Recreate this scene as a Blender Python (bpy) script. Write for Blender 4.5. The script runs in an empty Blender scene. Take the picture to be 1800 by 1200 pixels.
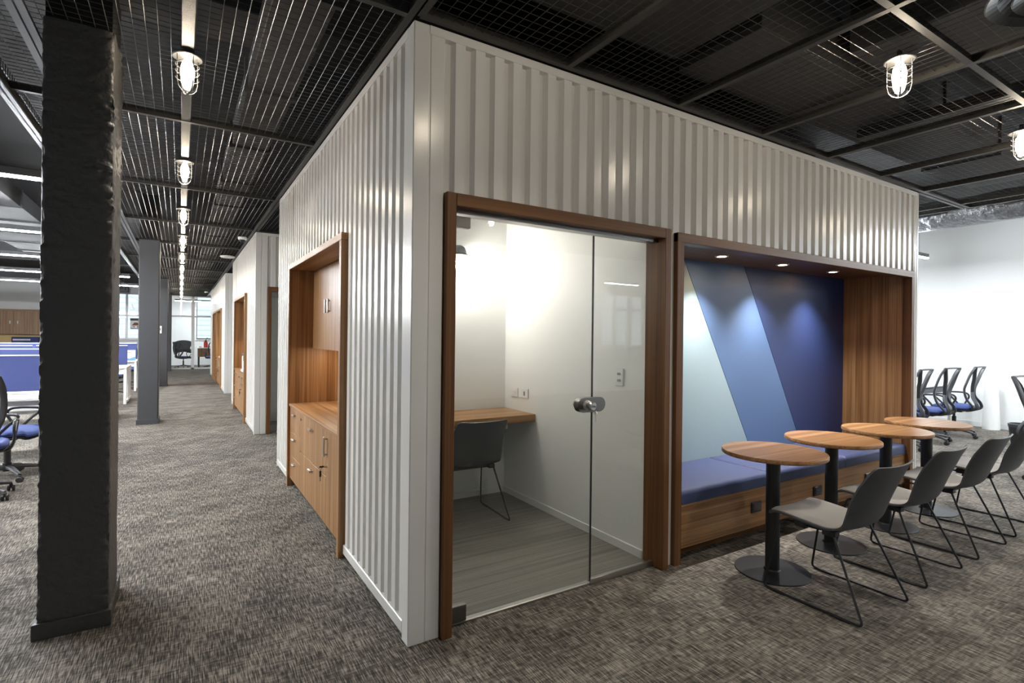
import bpy, math, random
from mathutils import Vector, Matrix, noise
random.seed(7)
S = bpy.context.scene
COL = S.collection
PI = math.pi
# ------------------------------------------------------------------ camera
cam_d = bpy.data.cameras.new('camera'); cam = bpy.data.objects.new('camera', cam_d); COL.objects.link(cam)
cam_d.sensor_width = 36.0; cam_d.lens = 935.7 / 1800 * 36; cam_d.shift_y = -7.9 / 1800
cam_d.clip_start = 0.05; cam_d.clip_end = 200
YAW, ROLL = 0.5573, math.radians(0.65)
cam.matrix_world = Matrix.Translation((0.001, -0.005, 1.43)) @ Matrix.Rotation(-YAW, 4, 'Z') @ Matrix.Rotation(PI / 2, 4, 'X') @ Matrix.Rotation(ROLL, 4, 'Z')
S.camera = cam
# ------------------------------------------------------------------ world, exposure
W = bpy.data.worlds.new('world'); S.world = W; W.use_nodes = True
bg = W.node_tree.nodes['Background']; bg.inputs[0].default_value = (0.88, 0.94, 1.0, 1); bg.inputs[1].default_value = 0.95
S.view_settings.view_transform = 'Standard'; S.view_settings.look = 'None'; S.view_settings.gamma = 1.0
S.view_settings.use_curve_mapping = False
S.view_settings.exposure = 1.6
S.cycles.use_denoising = True; S.cycles.use_adaptive_sampling = True; S.cycles.adaptive_threshold = 0.025
S.cycles.max_bounces = 8; S.cycles.diffuse_bounces = 4; S.cycles.glossy_bounces = 4; S.cycles.transparent_max_bounces = 12
S.cycles.caustics_reflective = False; S.cycles.caustics_refractive = False
S.cycles.sample_clamp_indirect = 6.0
LAMP_S = 44.0      # caged bulbs
LED_S = 105.0        # linear pendants
# ------------------------------------------------------------------ materials
MATS = {}
def nm(name):
    m = bpy.data.materials.new(name); m.use_nodes = True
    nt = m.node_tree; return m, nt, nt.nodes['Principled BSDF']
def N(nt, t, **k):
    n = nt.nodes.new(t)
    for a, v in k.items(): setattr(n, a, v)
    return n
def plain(name, col, rough=0.5, metal=0.0, spec=0.5, bump=0.0, bscale=80, bdist=0.004, var=0.0, vscale=3.0):
    m, nt, p = nm(name)
    p.inputs['Base Color'].default_value = (*col, 1); p.inputs['Roughness'].default_value = rough
    p.inputs['Metallic'].default_value = metal; p.inputs['Specular IOR Level'].default_value = spec
    if bump or var:
        tc = N(nt, 'ShaderNodeTexCoord')
    if bump:
        n = N(nt, 'ShaderNodeTexNoise'); n.inputs['Scale'].default_value = bscale; n.inputs['Detail'].default_value = 4
        b = N(nt, 'ShaderNodeBump'); b.inputs['Strength'].default_value = bump; b.inputs['Distance'].default_value = bdist
        nt.links.new(tc.outputs['Object'], n.inputs['Vector']); nt.links.new(n.outputs['Fac'], b.inputs['Height']); nt.links.new(b.outputs['Normal'], p.inputs['Normal'])
    if var:
        n = N(nt, 'ShaderNodeTexNoise'); n.inputs['Scale'].default_value = vscale; n.inputs['Detail'].default_value = 5
        r = N(nt, 'ShaderNodeValToRGB'); r.color_ramp.elements[0].position = 0.3; r.color_ramp.elements[1].position = 0.7
        r.color_ramp.elements[0].color = (*[c * (1 - var) for c in col], 1); r.color_ramp.elements[1].color = (*[min(1, c * (1 + var)) for c in col], 1)
        nt.links.new(tc.outputs['Object'], n.inputs['Vector']); nt.links.new(n.outputs['Fac'], r.inputs[0]); nt.links.new(r.outputs[0], p.inputs['Base Color'])
    MATS[name] = m; return m
def emit(name, col, s):
    m, nt, p = nm(name)
    p.inputs['Base Color'].default_value = (*col, 1); p.inputs['Emission Color'].default_value = (*col, 1); p.inputs['Emission Strength'].default_value = s
    MATS[name] = m; return m
def wood(name, axis, c0, c1, c2, rough=0.38):
    m, nt, p = nm(name)
    tc = N(nt, 'ShaderNodeTexCoord')
    def layer(hi, lo, det):
        mp = N(nt, 'ShaderNodeMapping'); s = [hi, hi, hi]; s['xyz'.index(axis)] = lo
        mp.inputs['Scale'].default_value = s
        n = N(nt, 'ShaderNodeTexNoise'); n.inputs['Scale'].default_value = 1; n.inputs['Detail'].default_value = det; n.inputs['Distortion'].default_value = 0.3
        nt.links.new(tc.outputs['Object'], mp.inputs['Vector']); nt.links.new(mp.outputs[0], n.inputs['Vector']); return n
    a = layer(26, 0.5, 3); b = layer(110, 1.2, 2)
    mx = N(nt, 'ShaderNodeMix', data_type='FLOAT'); mx.inputs[0].default_value = 0.4
    nt.links.new(a.outputs['Fac'], mx.inputs[2]); nt.links.new(b.outputs['Fac'], mx.inputs[3])
    r = N(nt, 'ShaderNodeValToRGB'); e = r.color_ramp.elements
    e[0].position = 0.36; e[0].color = (*c0, 1); e[1].position = 0.66; e[1].color = (*c2, 1)
    k = e.new(0.5); k.color = (*c1, 1)
    nt.links.new(mx.outputs[0], r.inputs[0]); nt.links.new(r.outputs[0], p.inputs['Base Color'])
    p.inputs['Roughness'].default_value = rough; p.inputs['Specular IOR Level'].default_value = 0.3
    MATS[name] = m; return m
def glass(name, tint=(0.975, 0.983, 0.977), f0=0.036, rough=0.0):
    m = bpy.data.materials.new(name); m.use_nodes = True; nt = m.node_tree; nt.nodes.clear()
    o = N(nt, 'ShaderNodeOutputMaterial'); t = N(nt, 'ShaderNodeBsdfTransparent'); t.inputs[0].default_value = (*tint, 1)
    g = N(nt, 'ShaderNodeBsdfGlossy'); g.inputs['Roughness'].default_value = rough
    f = N(nt, 'ShaderNodeLayerWeight'); f.inputs[0].default_value = 0.5
    pw = N(nt, 'ShaderNodeMath', operation='POWER'); pw.inputs[1].default_value = 5.0; nt.links.new(f.outputs['Facing'], pw.inputs[0])
    ma = N(nt, 'ShaderNodeMath', operation='MULTIPLY_ADD'); ma.inputs[1].default_value = 0.93; ma.inputs[2].default_value = f0; nt.links.new(pw.outputs[0], ma.inputs[0])
    mx = N(nt, 'ShaderNodeMixShader')
    nt.links.new(ma.outputs[0], mx.inputs[0]); nt.links.new(t.outputs[0], mx.inputs[1]); nt.links.new(g.outputs[0], mx.inputs[2]); nt.links.new(mx.outputs[0], o.inputs[0])
    MATS[name] = m; return m
def carpet(name):
    m, nt, p = nm(name); L = nt.links.new
    tc = N(nt, 'ShaderNodeTexCoord')
    def streak(sx, sy, det, off):
        mp = N(nt, 'ShaderNodeMapping'); mp.inputs['Scale'].default_value = (sx, sy, 1); mp.inputs['Location'].default_value = (off, off * 1.7, 0)
        n = N(nt, 'ShaderNodeTexNoise'); n.inputs['Scale'].default_value = 1; n.inputs['Detail'].default_value = det
        L(tc.outputs['Object'], mp.inputs['Vector']); L(mp.outputs[0], n.inputs['Vector']); return n.outputs['Fac']
    def mth(op, a, b, c=None):
        q = N(nt, 'ShaderNodeMath', operation=op)
        for i, v in enumerate((a, b, c)):
            if v is None: continue
            if isinstance(v, (int, float)): q.inputs[i].default_value = v
            else: L(v, q.inputs[i])
        return q.outputs[0]
    thr = streak(200, 12, 1.5, 0)                 # long light yarns running along the corridor
    brk = streak(26, 45, 2, 9)                    # where they break off
    crs = streak(9, 85, 2.0, 4)                   # cross bands
    pat = streak(3.2, 3.6, 3, 2)                  # large cloudy patches
    a = mth('MULTIPLY_ADD', thr, 1.75, -0.375)
    b = mth('MULTIPLY_ADD', brk, 0.55, 0.0)
    c = mth('MULTIPLY_ADD', crs, 0.6, -0.025)
    d = mth('MULTIPLY_ADD', pat, 0.62, -0.035)
    s1 = mth('ADD', a, b); s2 = mth('ADD', c, d); s = mth('MULTIPLY', mth('ADD', s1, s2), 0.5)
    r = N(nt, 'ShaderNodeValToRGB'); e = r.color_ramp.elements
    e[0].position = 0.5; e[0].color = (0.047, 0.043, 0.038, 1); e[1].position = 0.86; e[1].color = (0.36, 0.322, 0.278, 1)
    k = e.new(0.63); k.color = (0.108, 0.097, 0.085, 1)
    L(s, r.inputs[0]); L(r.outputs[0], p.inputs['Base Color'])
    p.inputs['Roughness'].default_value = 0.95; p.inputs['Specular IOR Level'].default_value = 0.15
    bp = N(nt, 'ShaderNodeBump'); bp.inputs['Strength'].default_value = 0.5; bp.inputs['Distance'].default_value = 0.004
    L(s, bp.inputs['Height']); L(bp.outputs[0], p.inputs['Normal'])
    MATS[name] = m; return m
WD, WM, WL = (0.175, 0.080, 0.029), (0.295, 0.152, 0.063), (0.42, 0.245, 0.118)
for ax in 'xyz': wood('wood_' + ax, ax, WD, WM, WL)
wood('frame_x', 'x', (0.085, 0.034, 0.011), (0.14, 0.060, 0.020), (0.19, 0.088, 0.031), 0.42)
wood('frame_z', 'z', (0.085, 0.034, 0.011), (0.14, 0.060, 0.020), (0.19, 0.088, 0.031), 0.42)
wood('vinyl', 'x', (0.125, 0.118, 0.107), (0.20, 0.19, 0.172), (0.27, 0.255, 0.232), 0.4)
carpet('carpet')
plain('white_metal', (0.72, 0.70, 0.665), 0.24, 0.0, 0.6, bump=0.05, bscale=14)
plain('white_paint', (0.78, 0.78, 0.765), 0.6)
plain('wall_white', (0.83, 0.83, 0.82), 0.7)
plain('booth_white', (0.80, 0.805, 0.79), 0.55)
plain('white_lam', (0.8, 0.79, 0.77), 0.35)
plain('black_metal', (0.014, 0.014, 0.016), 0.42, 0.0, 0.5)
plain('bar_metal', (0.055, 0.053, 0.05), 0.5, 0.3)
plain('wire_metal', (0.07, 0.068, 0.066), 0.32, 0.6)
plain('slab_black', (0.016, 0.016, 0.017), 0.75, bump=0.3, bscale=6)
plain('slab_grey', (0.05, 0.05, 0.053), 0.7, var=0.25, vscale=1.5)
plain('duct_grey', (0.13, 0.13, 0.135), 0.5, 0.4)
plain('galv', (0.055, 0.055, 0.055), 0.5, 0.7, bump=0.3, bscale=200)
plain('trunk_metal', (0.03, 0.029, 0.028), 0.55, 0.2, bump=0.5, bscale=150)
plain('steel', (0.6, 0.59, 0.57), 0.28, 1.0)
plain('gloss_black', (0.03, 0.03, 0.032), 0.22, 0.3)
plain('cage_metal', (0.05, 0.05, 0.05), 0.4, 0.5)
plain('dark_steel', (0.22, 0.215, 0.21), 0.3, 1.0)
plain('column_paint', (0.046, 0.044, 0.042), 0.48, 0.0, 0.5, bump=0.8, bscale=24, bdist=0.012)
plain('column_smooth', (0.045, 0.046, 0.05), 0.55, bump=0.25, bscale=18)
plain('fab_light', (0.30, 0.40, 0.45), 0.55, bump=0.25, bscale=260)
plain('fab_mid', (0.085, 0.150, 0.30), 0.5, bump=0.25, bscale=260)
plain('fab_navy', (0.017, 0.032, 0.115), 0.5, bump=0.25, bscale=260)
plain('cushion_blue', (0.036, 0.050, 0.130), 0.6, bump=0.12, bscale=300)
plain('screen_blue', (0.045, 0.062, 0.19), 0.8)
plain('seat_blue', (0.035, 0.06, 0.21), 0.7)
plain('chair_shell', (0.060, 0.064, 0.071), 0.45)
plain('chair_pad', (0.42, 0.40, 0.385), 0.85, bump=0.2, bscale=350)
plain('office_black', (0.018, 0.018, 0.02), 0.4)
plain('office_grey', (0.05, 0.05, 0.055), 0.35)
plain('dark_kick', (0.02, 0.02, 0.02), 0.6)
plain('foil', (0.2, 0.2, 0.21), 0.28, 0.85, bump=1.0, bscale=11, bdist=0.05)
plain('plastic_white', (0.78, 0.78, 0.76), 0.4)
plain('socket_black', (0.02, 0.021, 0.023), 0.4)
plain('slot_grey', (0.25, 0.25, 0.24), 0.5)
plain('yellow_tile', (0.62, 0.42, 0.12), 0.4)
plain('card_blue', (0.07, 0.20, 0.55), 0.5)
plain('print_dark', (0.05, 0.05, 0.06), 0.6)
plain('red', (0.62, 0.03, 0.015), 0.4)
plain('leaf', (0.05, 0.13, 0.03), 0.5)
plain('paper', (0.8, 0.79, 0.77), 0.7)
plain('alu_white', (0.7, 0.7, 0.69), 0.35, 0.1)
plain('brown_print', (0.20, 0.08, 0.03), 0.6)
plain('sign_white', (0.92, 0.92, 0.92), 0.6)
plain('facade', (0.62, 0.635, 0.66), 0.6)
plain('facade_line', (0.44, 0.48, 0.54), 0.6)
glass('glass'); glass('jar', (0.97, 0.97, 0.96)); glass('window_glass', (0.9, 0.95, 0.97))
emit('bulb', (1.0, 0.85, 0.66), LAMP_S); emit('booth_bulb', (1.0, 0.95, 0.88), 185.0)
emit('led_soft', (0.88, 0.95, 1.0), 75.0); emit('led', (0.93, 0.97, 1.0), LED_S); emit('down_led', (1.0, 0.86, 0.66), 12.0)
# ------------------------------------------------------------------ mesh helpers
class B:
    def __init__(s): s.v = []; s.f = []
    def box(s, x0, x1, y0, y1, z0, z1):
        i = len(s.v)
        s.v += [(x0, y0, z0), (x1, y0, z0), (x1, y1, z0), (x0, y1, z0), (x0, y0, z1), (x1, y0, z1), (x1, y1, z1), (x0, y1, z1)]
        s.f += [(i, i + 3, i + 2, i + 1), (i + 4, i + 5, i + 6, i + 7), (i, i + 1, i + 5, i + 4), (i + 1, i + 2, i + 6, i + 5), (i + 2, i + 3, i + 7, i + 6), (i + 3, i, i + 4, i + 7)]
        return s
    def bbox(s, x0, x1, y0, y1, z0, z1, c=0.004):     # box with chamfered edges
        c = min(c, (x1 - x0) / 2.2, (y1 - y0) / 2.2, (z1 - z0) / 2.2)
        i = len(s.v); P = {}
        for a, (X, sx) in enumerate(((x0, 1), (x1, -1))):
            for b, (Y, sy) in enumerate(((y0, 1), (y1, -1))):
                for d, (Z, sz) in enumerate(((z0, 1), (z1, -1))):
                    for k in range(3):
                        P[a, b, d, k] = len(s.v)
                        s.v.append((X + (0 if k == 0 else sx * c), Y + (0 if k == 1 else sy * c), Z + (0 if k == 2 else sz * c)))
        fs = []
        for a in (0, 1):
            fs.append([P[a, 0, 0, 0], P[a, 1, 0, 0], P[a, 1, 1, 0], P[a, 0, 1, 0]]); fs.append([P[0, a, 0, 1], P[1, a, 0, 1], P[1, a, 1, 1], P[0, a, 1, 1]]); fs.append([P[0, 0, a, 2], P[1, 0, a, 2], P[1, 1, a, 2], P[0, 1, a, 2]])
            for b in (0, 1):
                fs.append([P[a, b, 0, 0], P[a, b, 1, 0], P[a, b, 1, 1], P[a, b, 0, 1]]); fs.append([P[a, 0, b, 0], P[a, 1, b, 0], P[a, 1, b, 2], P[a, 0, b, 2]]); fs.append([P[0, a, b, 1], P[1, a, b, 1], P[1, a, b, 2], P[0, a, b, 2]])
                for d in (0, 1): fs.append([P[a, b, d, 0], P[a, b, d, 1], P[a, b, d, 2]])
        ctr = Vector(((x0 + x1) / 2, (y0 + y1) / 2, (z0 + z1) / 2))
        for f in fs:
            v = [Vector(s.v[j]) for j in f]; n = (v[1] - v[0]).cross(v[2] - v[0])
            m = sum(v, Vector()) / len(v)
            s.f.append(tuple(f) if n.dot(m - ctr) > 0 else tuple(reversed(f)))
        return s
    def grid(s, rows, closed_v=False, closed_u=False):
        i = len(s.v); nu = len(rows); nv = len(rows[0])
        for r in rows: s.v += [tuple(p) for p in r]
        for a in range(nu if closed_u else nu - 1):
            for b in range(nv if closed_v else nv - 1):
                a2 = (a + 1) % nu; b2 = (b + 1) % nv
                s.f.append((i + a * nv + b, i + a * nv + b2, i + a2 * nv + b2, i + a2 * nv + b))
        return s
    def tube(s, pts, r, n=8, closed=False, caps=True, ry=None):
        pts = [Vector(p) for p in pts]; m = len(pts); rows = []
        up = None
        for k in range(m):
            a = pts[k - 1] if (k > 0 or closed) else pts[k]; c = pts[(k + 1) % m] if (k < m - 1 or closed) else pts[k]
            t = (c - a).normalized()
            if up is None:
                up = Vector((0, 0, 1)) if abs(t.z) < 0.9 else Vector((1, 0, 0))
            up = (up - t * up.dot(t)).normalized(); sd = t.cross(up)
            rr = r[k] if isinstance(r, (list, tuple)) else r; r2 = rr * (ry or 1)
            rows.append([pts[k] + up * (r2 * math.sin(2 * PI * j / n)) + sd * (rr * math.cos(2 * PI * j / n)) for j in range(n)])
        i = len(s.v); s.grid(rows, closed_v=True, closed_u=closed)
        if caps and not closed:
            s.f.append(tuple(i + j for j in range(n))); s.f.append(tuple(reversed([i + (m - 1) * n + j for j in range(n)])))
        return s
    def lathe(s, prof, n=24, c=(0, 0, 0), axis='z', a0=0):
        rows = []
        for (r, h) in prof:
            row = []
            for j in range(n):
                a = a0 + 2 * PI * j / n; x, y = r * math.cos(a), r * math.sin(a)
                p = (x, y, h) if axis == 'z' else ((x, h, -y) if axis == 'y' else (h, x, y))
                row.append((c[0] + p[0], c[1] + p[1], c[2] + p[2]))
            rows.append(row)
        i = len(s.v); s.grid(rows, closed_v=True); m = len(rows)
        if prof[0][0] > 1e-6: s.f.append(tuple(reversed([i + j for j in range(n)])))
        if prof[-1][0] > 1e-6: s.f.append(tuple(i + (m - 1) * n + j for j in range(n)))
        return s
    def poly(s, pts, d):           # extruded polygon
        i = len(s.v); n = len(pts); d = Vector(d)
        s.v += [tuple(p) for p in pts] + [tuple(Vector(p) + d) for p in pts]
        s.f.append(tuple(i + k for k in reversed(range(n)))); s.f.append(tuple(i + n + k for k in range(n)))
        for k in range(n): s.f.append((i + k, i + (k + 1) % n, i + n + (k + 1) % n, i + n + k))
        return s
def fillet(pts, r, n=5):
    pts = [Vector(p) for p in pts]; out = [pts[0]]
    for k in range(1, len(pts) - 1):
        a, b, c = pts[k - 1], pts[k], pts[k + 1]
        d = min(r, (a - b).length * 0.45, (c - b).length * 0.45)
        p0 = b + (a - b).normalized() * d; p1 = b + (c - b).normalized() * d
        for j in range(n + 1):
            t = j / n; out.append(p0 * (1 - t) ** 2 + b * 2 * t * (1 - t) + p1 * t * t)
    return out + [pts[-1]]
def smooth_curve(pts, n=6):
    pts = [Vector(p) for p in pts]; out = []
    for k in range(len(pts) - 1):
        p0 = pts[max(k - 1, 0)]; p1 = pts[k]; p2 = pts[k + 1]; p3 = pts[min(k + 2, len(pts) - 1)]
        for j in range(n):
            t = j / n
            out.append(0.5 * ((2 * p1) + (p2 - p0) * t + (2 * p0 - 5 * p1 + 4 * p2 - p3) * t * t + (3 * p1 - p0 - 3 * p2 + p3) * t ** 3))
    return out + [pts[-1]]
def obj(name, b, mat, parent=None, smooth=False, world=True, label=None):
    me = bpy.data.meshes.new(name)
    off = Vector((0, 0, 0))
    if parent is not None and world:
        p = parent
        while p is not None: off += p.location; p = p.parent
    v = b.v if off.length == 0 else [(x - off.x, y - off.y, z - off.z) for x, y, z in b.v]
    me.from_pydata([tuple(p) for p in v], [], b.f); me.update()
    if smooth:
        me.polygons.foreach_set('use_smooth', [True] * len(me.polygons))
        try: me.set_sharp_from_angle(angle=math.radians(38))
        except Exception: pass
    me.materials.append(MATS[mat])
    o = bpy.data.objects.new(name, me); COL.objects.link(o)
    if parent is not None: o.parent = parent
    if label: o['label'] = label
    return o
def thing(name, label, cat=None, loc=(0, 0, 0), group=None, kind=None, rz=0.0):
    o = bpy.data.objects.new(name, None); o.empty_display_size = 0.1; COL.objects.link(o)
    o.location = loc; o.rotation_euler = (0, 0, rz); o['label'] = label
    if cat: o['category'] = cat
    if group: o['group'] = group
    if kind: o['kind'] = kind
    return o
def tag(o, label, cat=None, group=None, kind=None):
    o['label'] = label
    if cat: o['category'] = cat
    if group: o['group'] = group
    if kind: o['kind'] = kind
    return o
def dup(root, loc, rz=None, label=None, group=None):
    def cp(o, par):
        c = o.copy(); COL.objects.link(c); c.parent = par
        for ch in list(o.children): cp(ch, c)
        return c
    r = cp(root, None); r.location = loc
    if rz is not None: r.rotation_euler = (0, 0, rz)
    if label: r['label'] = label
    if group: r['group'] = group
    return r
def struct(name, b, mat, label=None, smooth=False):
    o = obj(name, b, mat, None, smooth); o['kind'] = 'structure'
    if label: o['label'] = label
    return o
# ------------------------------------------------------------------ the room shell
XL, XR, YB, YF, ZC = -9.0, 11.5, 28.0, -6.0, 3.6
struct('floor', B().box(XL - .2, XR + .2, YF - .2, YB + .2, -0.1, 0.0), 'carpet', 'grey-brown streaked carpet covering the whole office floor')
struct('ceiling', B().box(XL - .2, XR + .2, YF - .2, YB + .2, ZC, ZC + 0.2), 'slab_black', 'black painted slab above the wire mesh')
def wall_x(name, Y0, Y1, x0, x1, holes, mat, label):
    b = B(); xs = sorted(holes); cur = x0
    for (h0, h1, z0, z1) in xs:
        b.box(cur, h0, Y0, Y1, 0, ZC); b.box(h0, h1, Y0, Y1, 0, z0); b.box(h0, h1, Y0, Y1, z1, ZC); cur = h1
    b.box(cur, x1, Y0, Y1, 0, ZC)
    return struct(name, b, mat, label)
back_holes = [(-2.95, -0.95, 1.16, 3.12), (0.62, 2.6, 1.16, 3.12)]
wall_x('wall_back', YB, YB + 0.2, XL, XR, back_holes, 'wall_white', 'white end wall with windows beyond the desks')
front_holes = [(-7.6, -5.4, 1.2, 2.65), (-4.6, -2.4, 1.2, 2.65), (9.5, 11.15, 1.2, 2.65)]
wall_x('wall_front', YF - 0.2, YF, XL, XR, front_holes, 'wall_white', 'white window wall behind the lounge')
struct('wall_left', B().box(XL - .2, XL, YF, YB, 0, ZC), 'wall_white', 'white side wall of the desk area')
struct('wall_right', B().box(XR, XR + .2, YF, YB, 0, ZC), 'wall_white', 'bright white wall behind the task chairs')
struct('baseboard_right', B().bbox(XR - .015, XR - 0.001, YF, YB, 0.0, 0.09), 'white_paint', 'white skirting along the bright wall')
def window(n, x0, x1, z0, z1, Y, nx, zt, label, mat='alu_white', deep=0.2):
    t = thing('window_%d' % n, label, None, (x0, Y, z0), kind='structure')
    b = B(); w = 0.05
    b.bbox(x0, x1, Y + 0.05, Y + 0.13, z0, z0 + w); b.bbox(x0, x1, Y + 0.05, Y + 0.13, z1 - w, z1)
    xs = [x0 + (x1 - x0) * k / nx for k in range(nx + 1)]
    for k, x in enumerate(xs):
        h = 0.045 if 0 < k < nx else 0.03
        b.bbox(max(x0, x - h), min(x1, x + h), Y + 0.045, Y + 0.135, z0, z1)
    b.bbox(x0, x1, Y + 0.055, Y + 0.125, zt - 0.035, zt + 0.035)
    obj('window_frame', b, mat, t)
    for k in range(nx):
        for (a, c) in ((z0 + w, zt - .035), (zt + .035, z1 - w)):
            obj('pane', B().box(xs[k] + .04, xs[k + 1] - .04, Y + .086, Y + .092, a, c), 'window_glass', t)
    obj('window_sill', B().bbox(x0 - .03, x1 + .03, Y - .06, Y + .05, z0 - .035, z0), 'white_paint', t)
    return t
window(1, -2.95, -0.95, 1.16, 3.12, YB, 2, 2.16, 'aluminium window with a sticker, beside the desk rows')
window(2, 0.62, 2.6, 1.16, 3.12, YB, 1, 2.20, 'dark-framed window of the glazed end office', 'bar_metal')
for k, (a, c, z0, z1) in enumerate(front_holes): window(3 + k, a, c, z0, z1, YF - .2, 3, 2.22, ['white window behind the desk aisle, far from the lounge', 'white window behind the desk aisle, nearer the lounge', 'white three-light window mirrored in the booth glass'][k])
# outside: pale ribbed facade across the street with sign letters
fb = B().box(-40, 40, YB + 9, YB + 9.3, -6, 14)
fac = struct('exterior_facade', fb, 'facade', 'pale ribbed facade across the street outside the windows')
for k in range(34):
    obj('slat', B().box(-12, 12, YB + 8.95, YB + 9.0, -2 + 0.3 * k, -1.96 + 0.3 * k), 'facade_line', fac)
# window sign letters (back-to-front from inside), on the glass of window 1
YS = YB + 0.55
sg = thing('sign_letter', 'white round sign letter outside the office window, seen reversed', 'sign', (-2.5, YS, 2.2), group='window sign letters')
arc = [(-2.62 + 0.34 * math.sin(a), YS, 2.62 + 0.42 * math.cos(a)) for a in [PI * k / 14 for k in range(15)]]
obj('letter_stroke', B().tube(arc, 0.075, 8, ry=0.35), 'sign_white', sg); obj('sign_rail', B().box(-3.1, -2.2, YS + .02, YS + .05, 2.40, 2.43).box(-3.1, -3.06, YB + .2, YS + .02, 2.40, 2.43), 'alu_white', sg)
sg2 = thing('sign_letter', 'white looped sign letter outside next to the window mullion, seen reversed', 'sign', (-1.4, YS, 2.2), group='window sign letters')
arc = [(-1.38 - 0.42 * math.cos(a), YS, 2.68 - 0.42 * math.sin(a)) for a in [PI * k / 14 for k in range(15)]]
obj('letter_stroke', B().tube(arc, 0.075, 8, ry=0.35), 'sign_white', sg2); obj('sign_rail', B().box(-1.9, -.82, YS + .02, YS + .05, 2.40, 2.43).box(-.86, -.82, YB + .2, YS + .02, 2.40, 2.43), 'alu_white', sg2)
obj('letter_bar', B().tube([(-1.9, YS, 3.05), (-1.33, YS, 2.72), (-1.05, YS, 2.6)], 0.075, 8, ry=0.35), 'sign_white', sg2)
po = thing('window_poster', 'small white poster with blue bands and a brown pyramid on the window', 'poster', (-1.6, YB + .04, 1.62))
obj('sheet', B().box(-1.83, -1.42, YB + .036, YB + .042, 1.60, 2.02), 'paper', po)
obj('top_band', B().box(-1.83, -1.42, YB + .028, YB + .035, 1.95, 2.05), 'print_dark', po); obj('bottom_band', B().box(-1.82, -1.43, YB + .028, YB + .035, 1.585, 1.63), 'card_blue', po)
obj('pyramid', B().poly([(-1.77, YB + .034, 1.74), (-1.48, YB + .034, 1.74), (-1.57, YB + .034, 1.87), (-1.68, YB + .034, 1.87)], (0, -.006, 0)), 'brown_print', po)
for x in (-1.72, -1.59): obj('red_mark', B().box(x, x + .06, YB + .028, YB + .034, 1.66, 1.71), 'red', po)
# columns
def column(k, y0, detail, label):
    t = thing('column', label, None, (-0.42, y0 + .21, 0), kind='structure')
    x0, x1, y1 = -0.557, -0.285, y0 + 0.42
    if detail:
        nz, ns = 420, 10
        per = []
        for (a, c) in (((x0, y0), (x1, y0)), ((x1, y0), (x1, y1)), ((x1, y1), (x0, y1)), ((x0, y1), (x0, y0))):
            for j in range(ns * 2):
                u = j / (ns * 2); u = 0.5 - 0.5 * math.cos(PI * u); per.append((a[0] + (c[0] - a[0]) * u, a[1] + (c[1] - a[1]) * u))
        rows = []; cx, cy = (x0 + x1) / 2, (y0 + y1) / 2
        for i in range(nz + 1):
            z = 0.0 + 2.90 * i / nz; row = []
            for (x, y) in per:
                dx, dy = (x1 - x0) / 2 - abs(x - cx), (y1 - y0) / 2 - abs(y - cy)
                e = max(dx, dy)                                   # distance to the nearest arris
                k1 = math.exp(-e / 0.014)
                nz1 = 0.6 * noise.noise(Vector((x * 12, y * 12, z * 16))) + 0.55 * noise.noise(Vector((x * 30, y * 30, z * 48)))
                chip = max(0, nz1 * 0.9 + 0.25) * k1 * 0.022 + 0.004 * k1
                rough = max(0.0, noise.noise(Vector((x * 16 + 3, y * 16, z * 7))) - 0.02) * (0.3 + 0.9 * max(0, (x - cx) * 6)) * (1.0 if z > 1.7 else 0.2)
                rough *= 0.022 * (0.5 + 1.3 * noise.noise(Vector((x * 60, y * 60, z * 38))))
                rough += 0.0012 * noise.noise(Vector((x * 30, y * 30, z * 26)))
                v = Vector((x - cx, y - cy, 0)); n = Vector((1 if dx < 1e-4 and x > cx else -1 if dx < 1e-4 else 0, 1 if dy < 1e-4 and y > cy else -1 if dy < 1e-4 else 0, 0))
                p = Vector((x, y, z)) - v.normalized() * chip + n * rough
                row.append(p)
            rows.append(row)
        b = B(); b.grid(rows, closed_v=True); n = len(per); i0 = nz * n
        b.f.append(tuple(i0 + j for j in range(n)))
        obj('shaft', b, 'column_paint', t, smooth=True)
    else:
        obj('shaft', B().bbox(x0, x1, y0, y1, 0, 2.90, 0.012), 'column_smooth', t)
    obj('plinth', B().bbox(x0 - .014, x1 + .012, y0 - .016, y1 + .016, 0, 0.075, 0.003), 'column_paint' if detail else 'column_smooth', t)
    obj('capital', B().box(x0 + .01, x1 - .01, y0 + .01, y1 - .01, 2.90, ZC), 'slab_black', t)
column(0, 3.25, True, 'rough dark concrete column with chipped edges in the foreground')
column(1, 10.1, False, 'smooth charcoal column, second along the corridor')
column(2, 17.08, False, 'charcoal column with a white wall phone, third along the corridor')
column(3, 24.0, False, 'charcoal column against the glazed end office')
ph = thing('wall_phone', 'small white handset mounted on the third column', 'phone', (-0.46, 17.06, 1.4))
obj('cradle', B().bbox(-.505, -.42, 17.04, 17.078, 1.42, 1.62), 'plastic_white', ph); obj('button_pad', B().box(-.485, -.44, 17.034, 17.04, 1.50, 1.56), 'slot_grey', ph)
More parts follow.
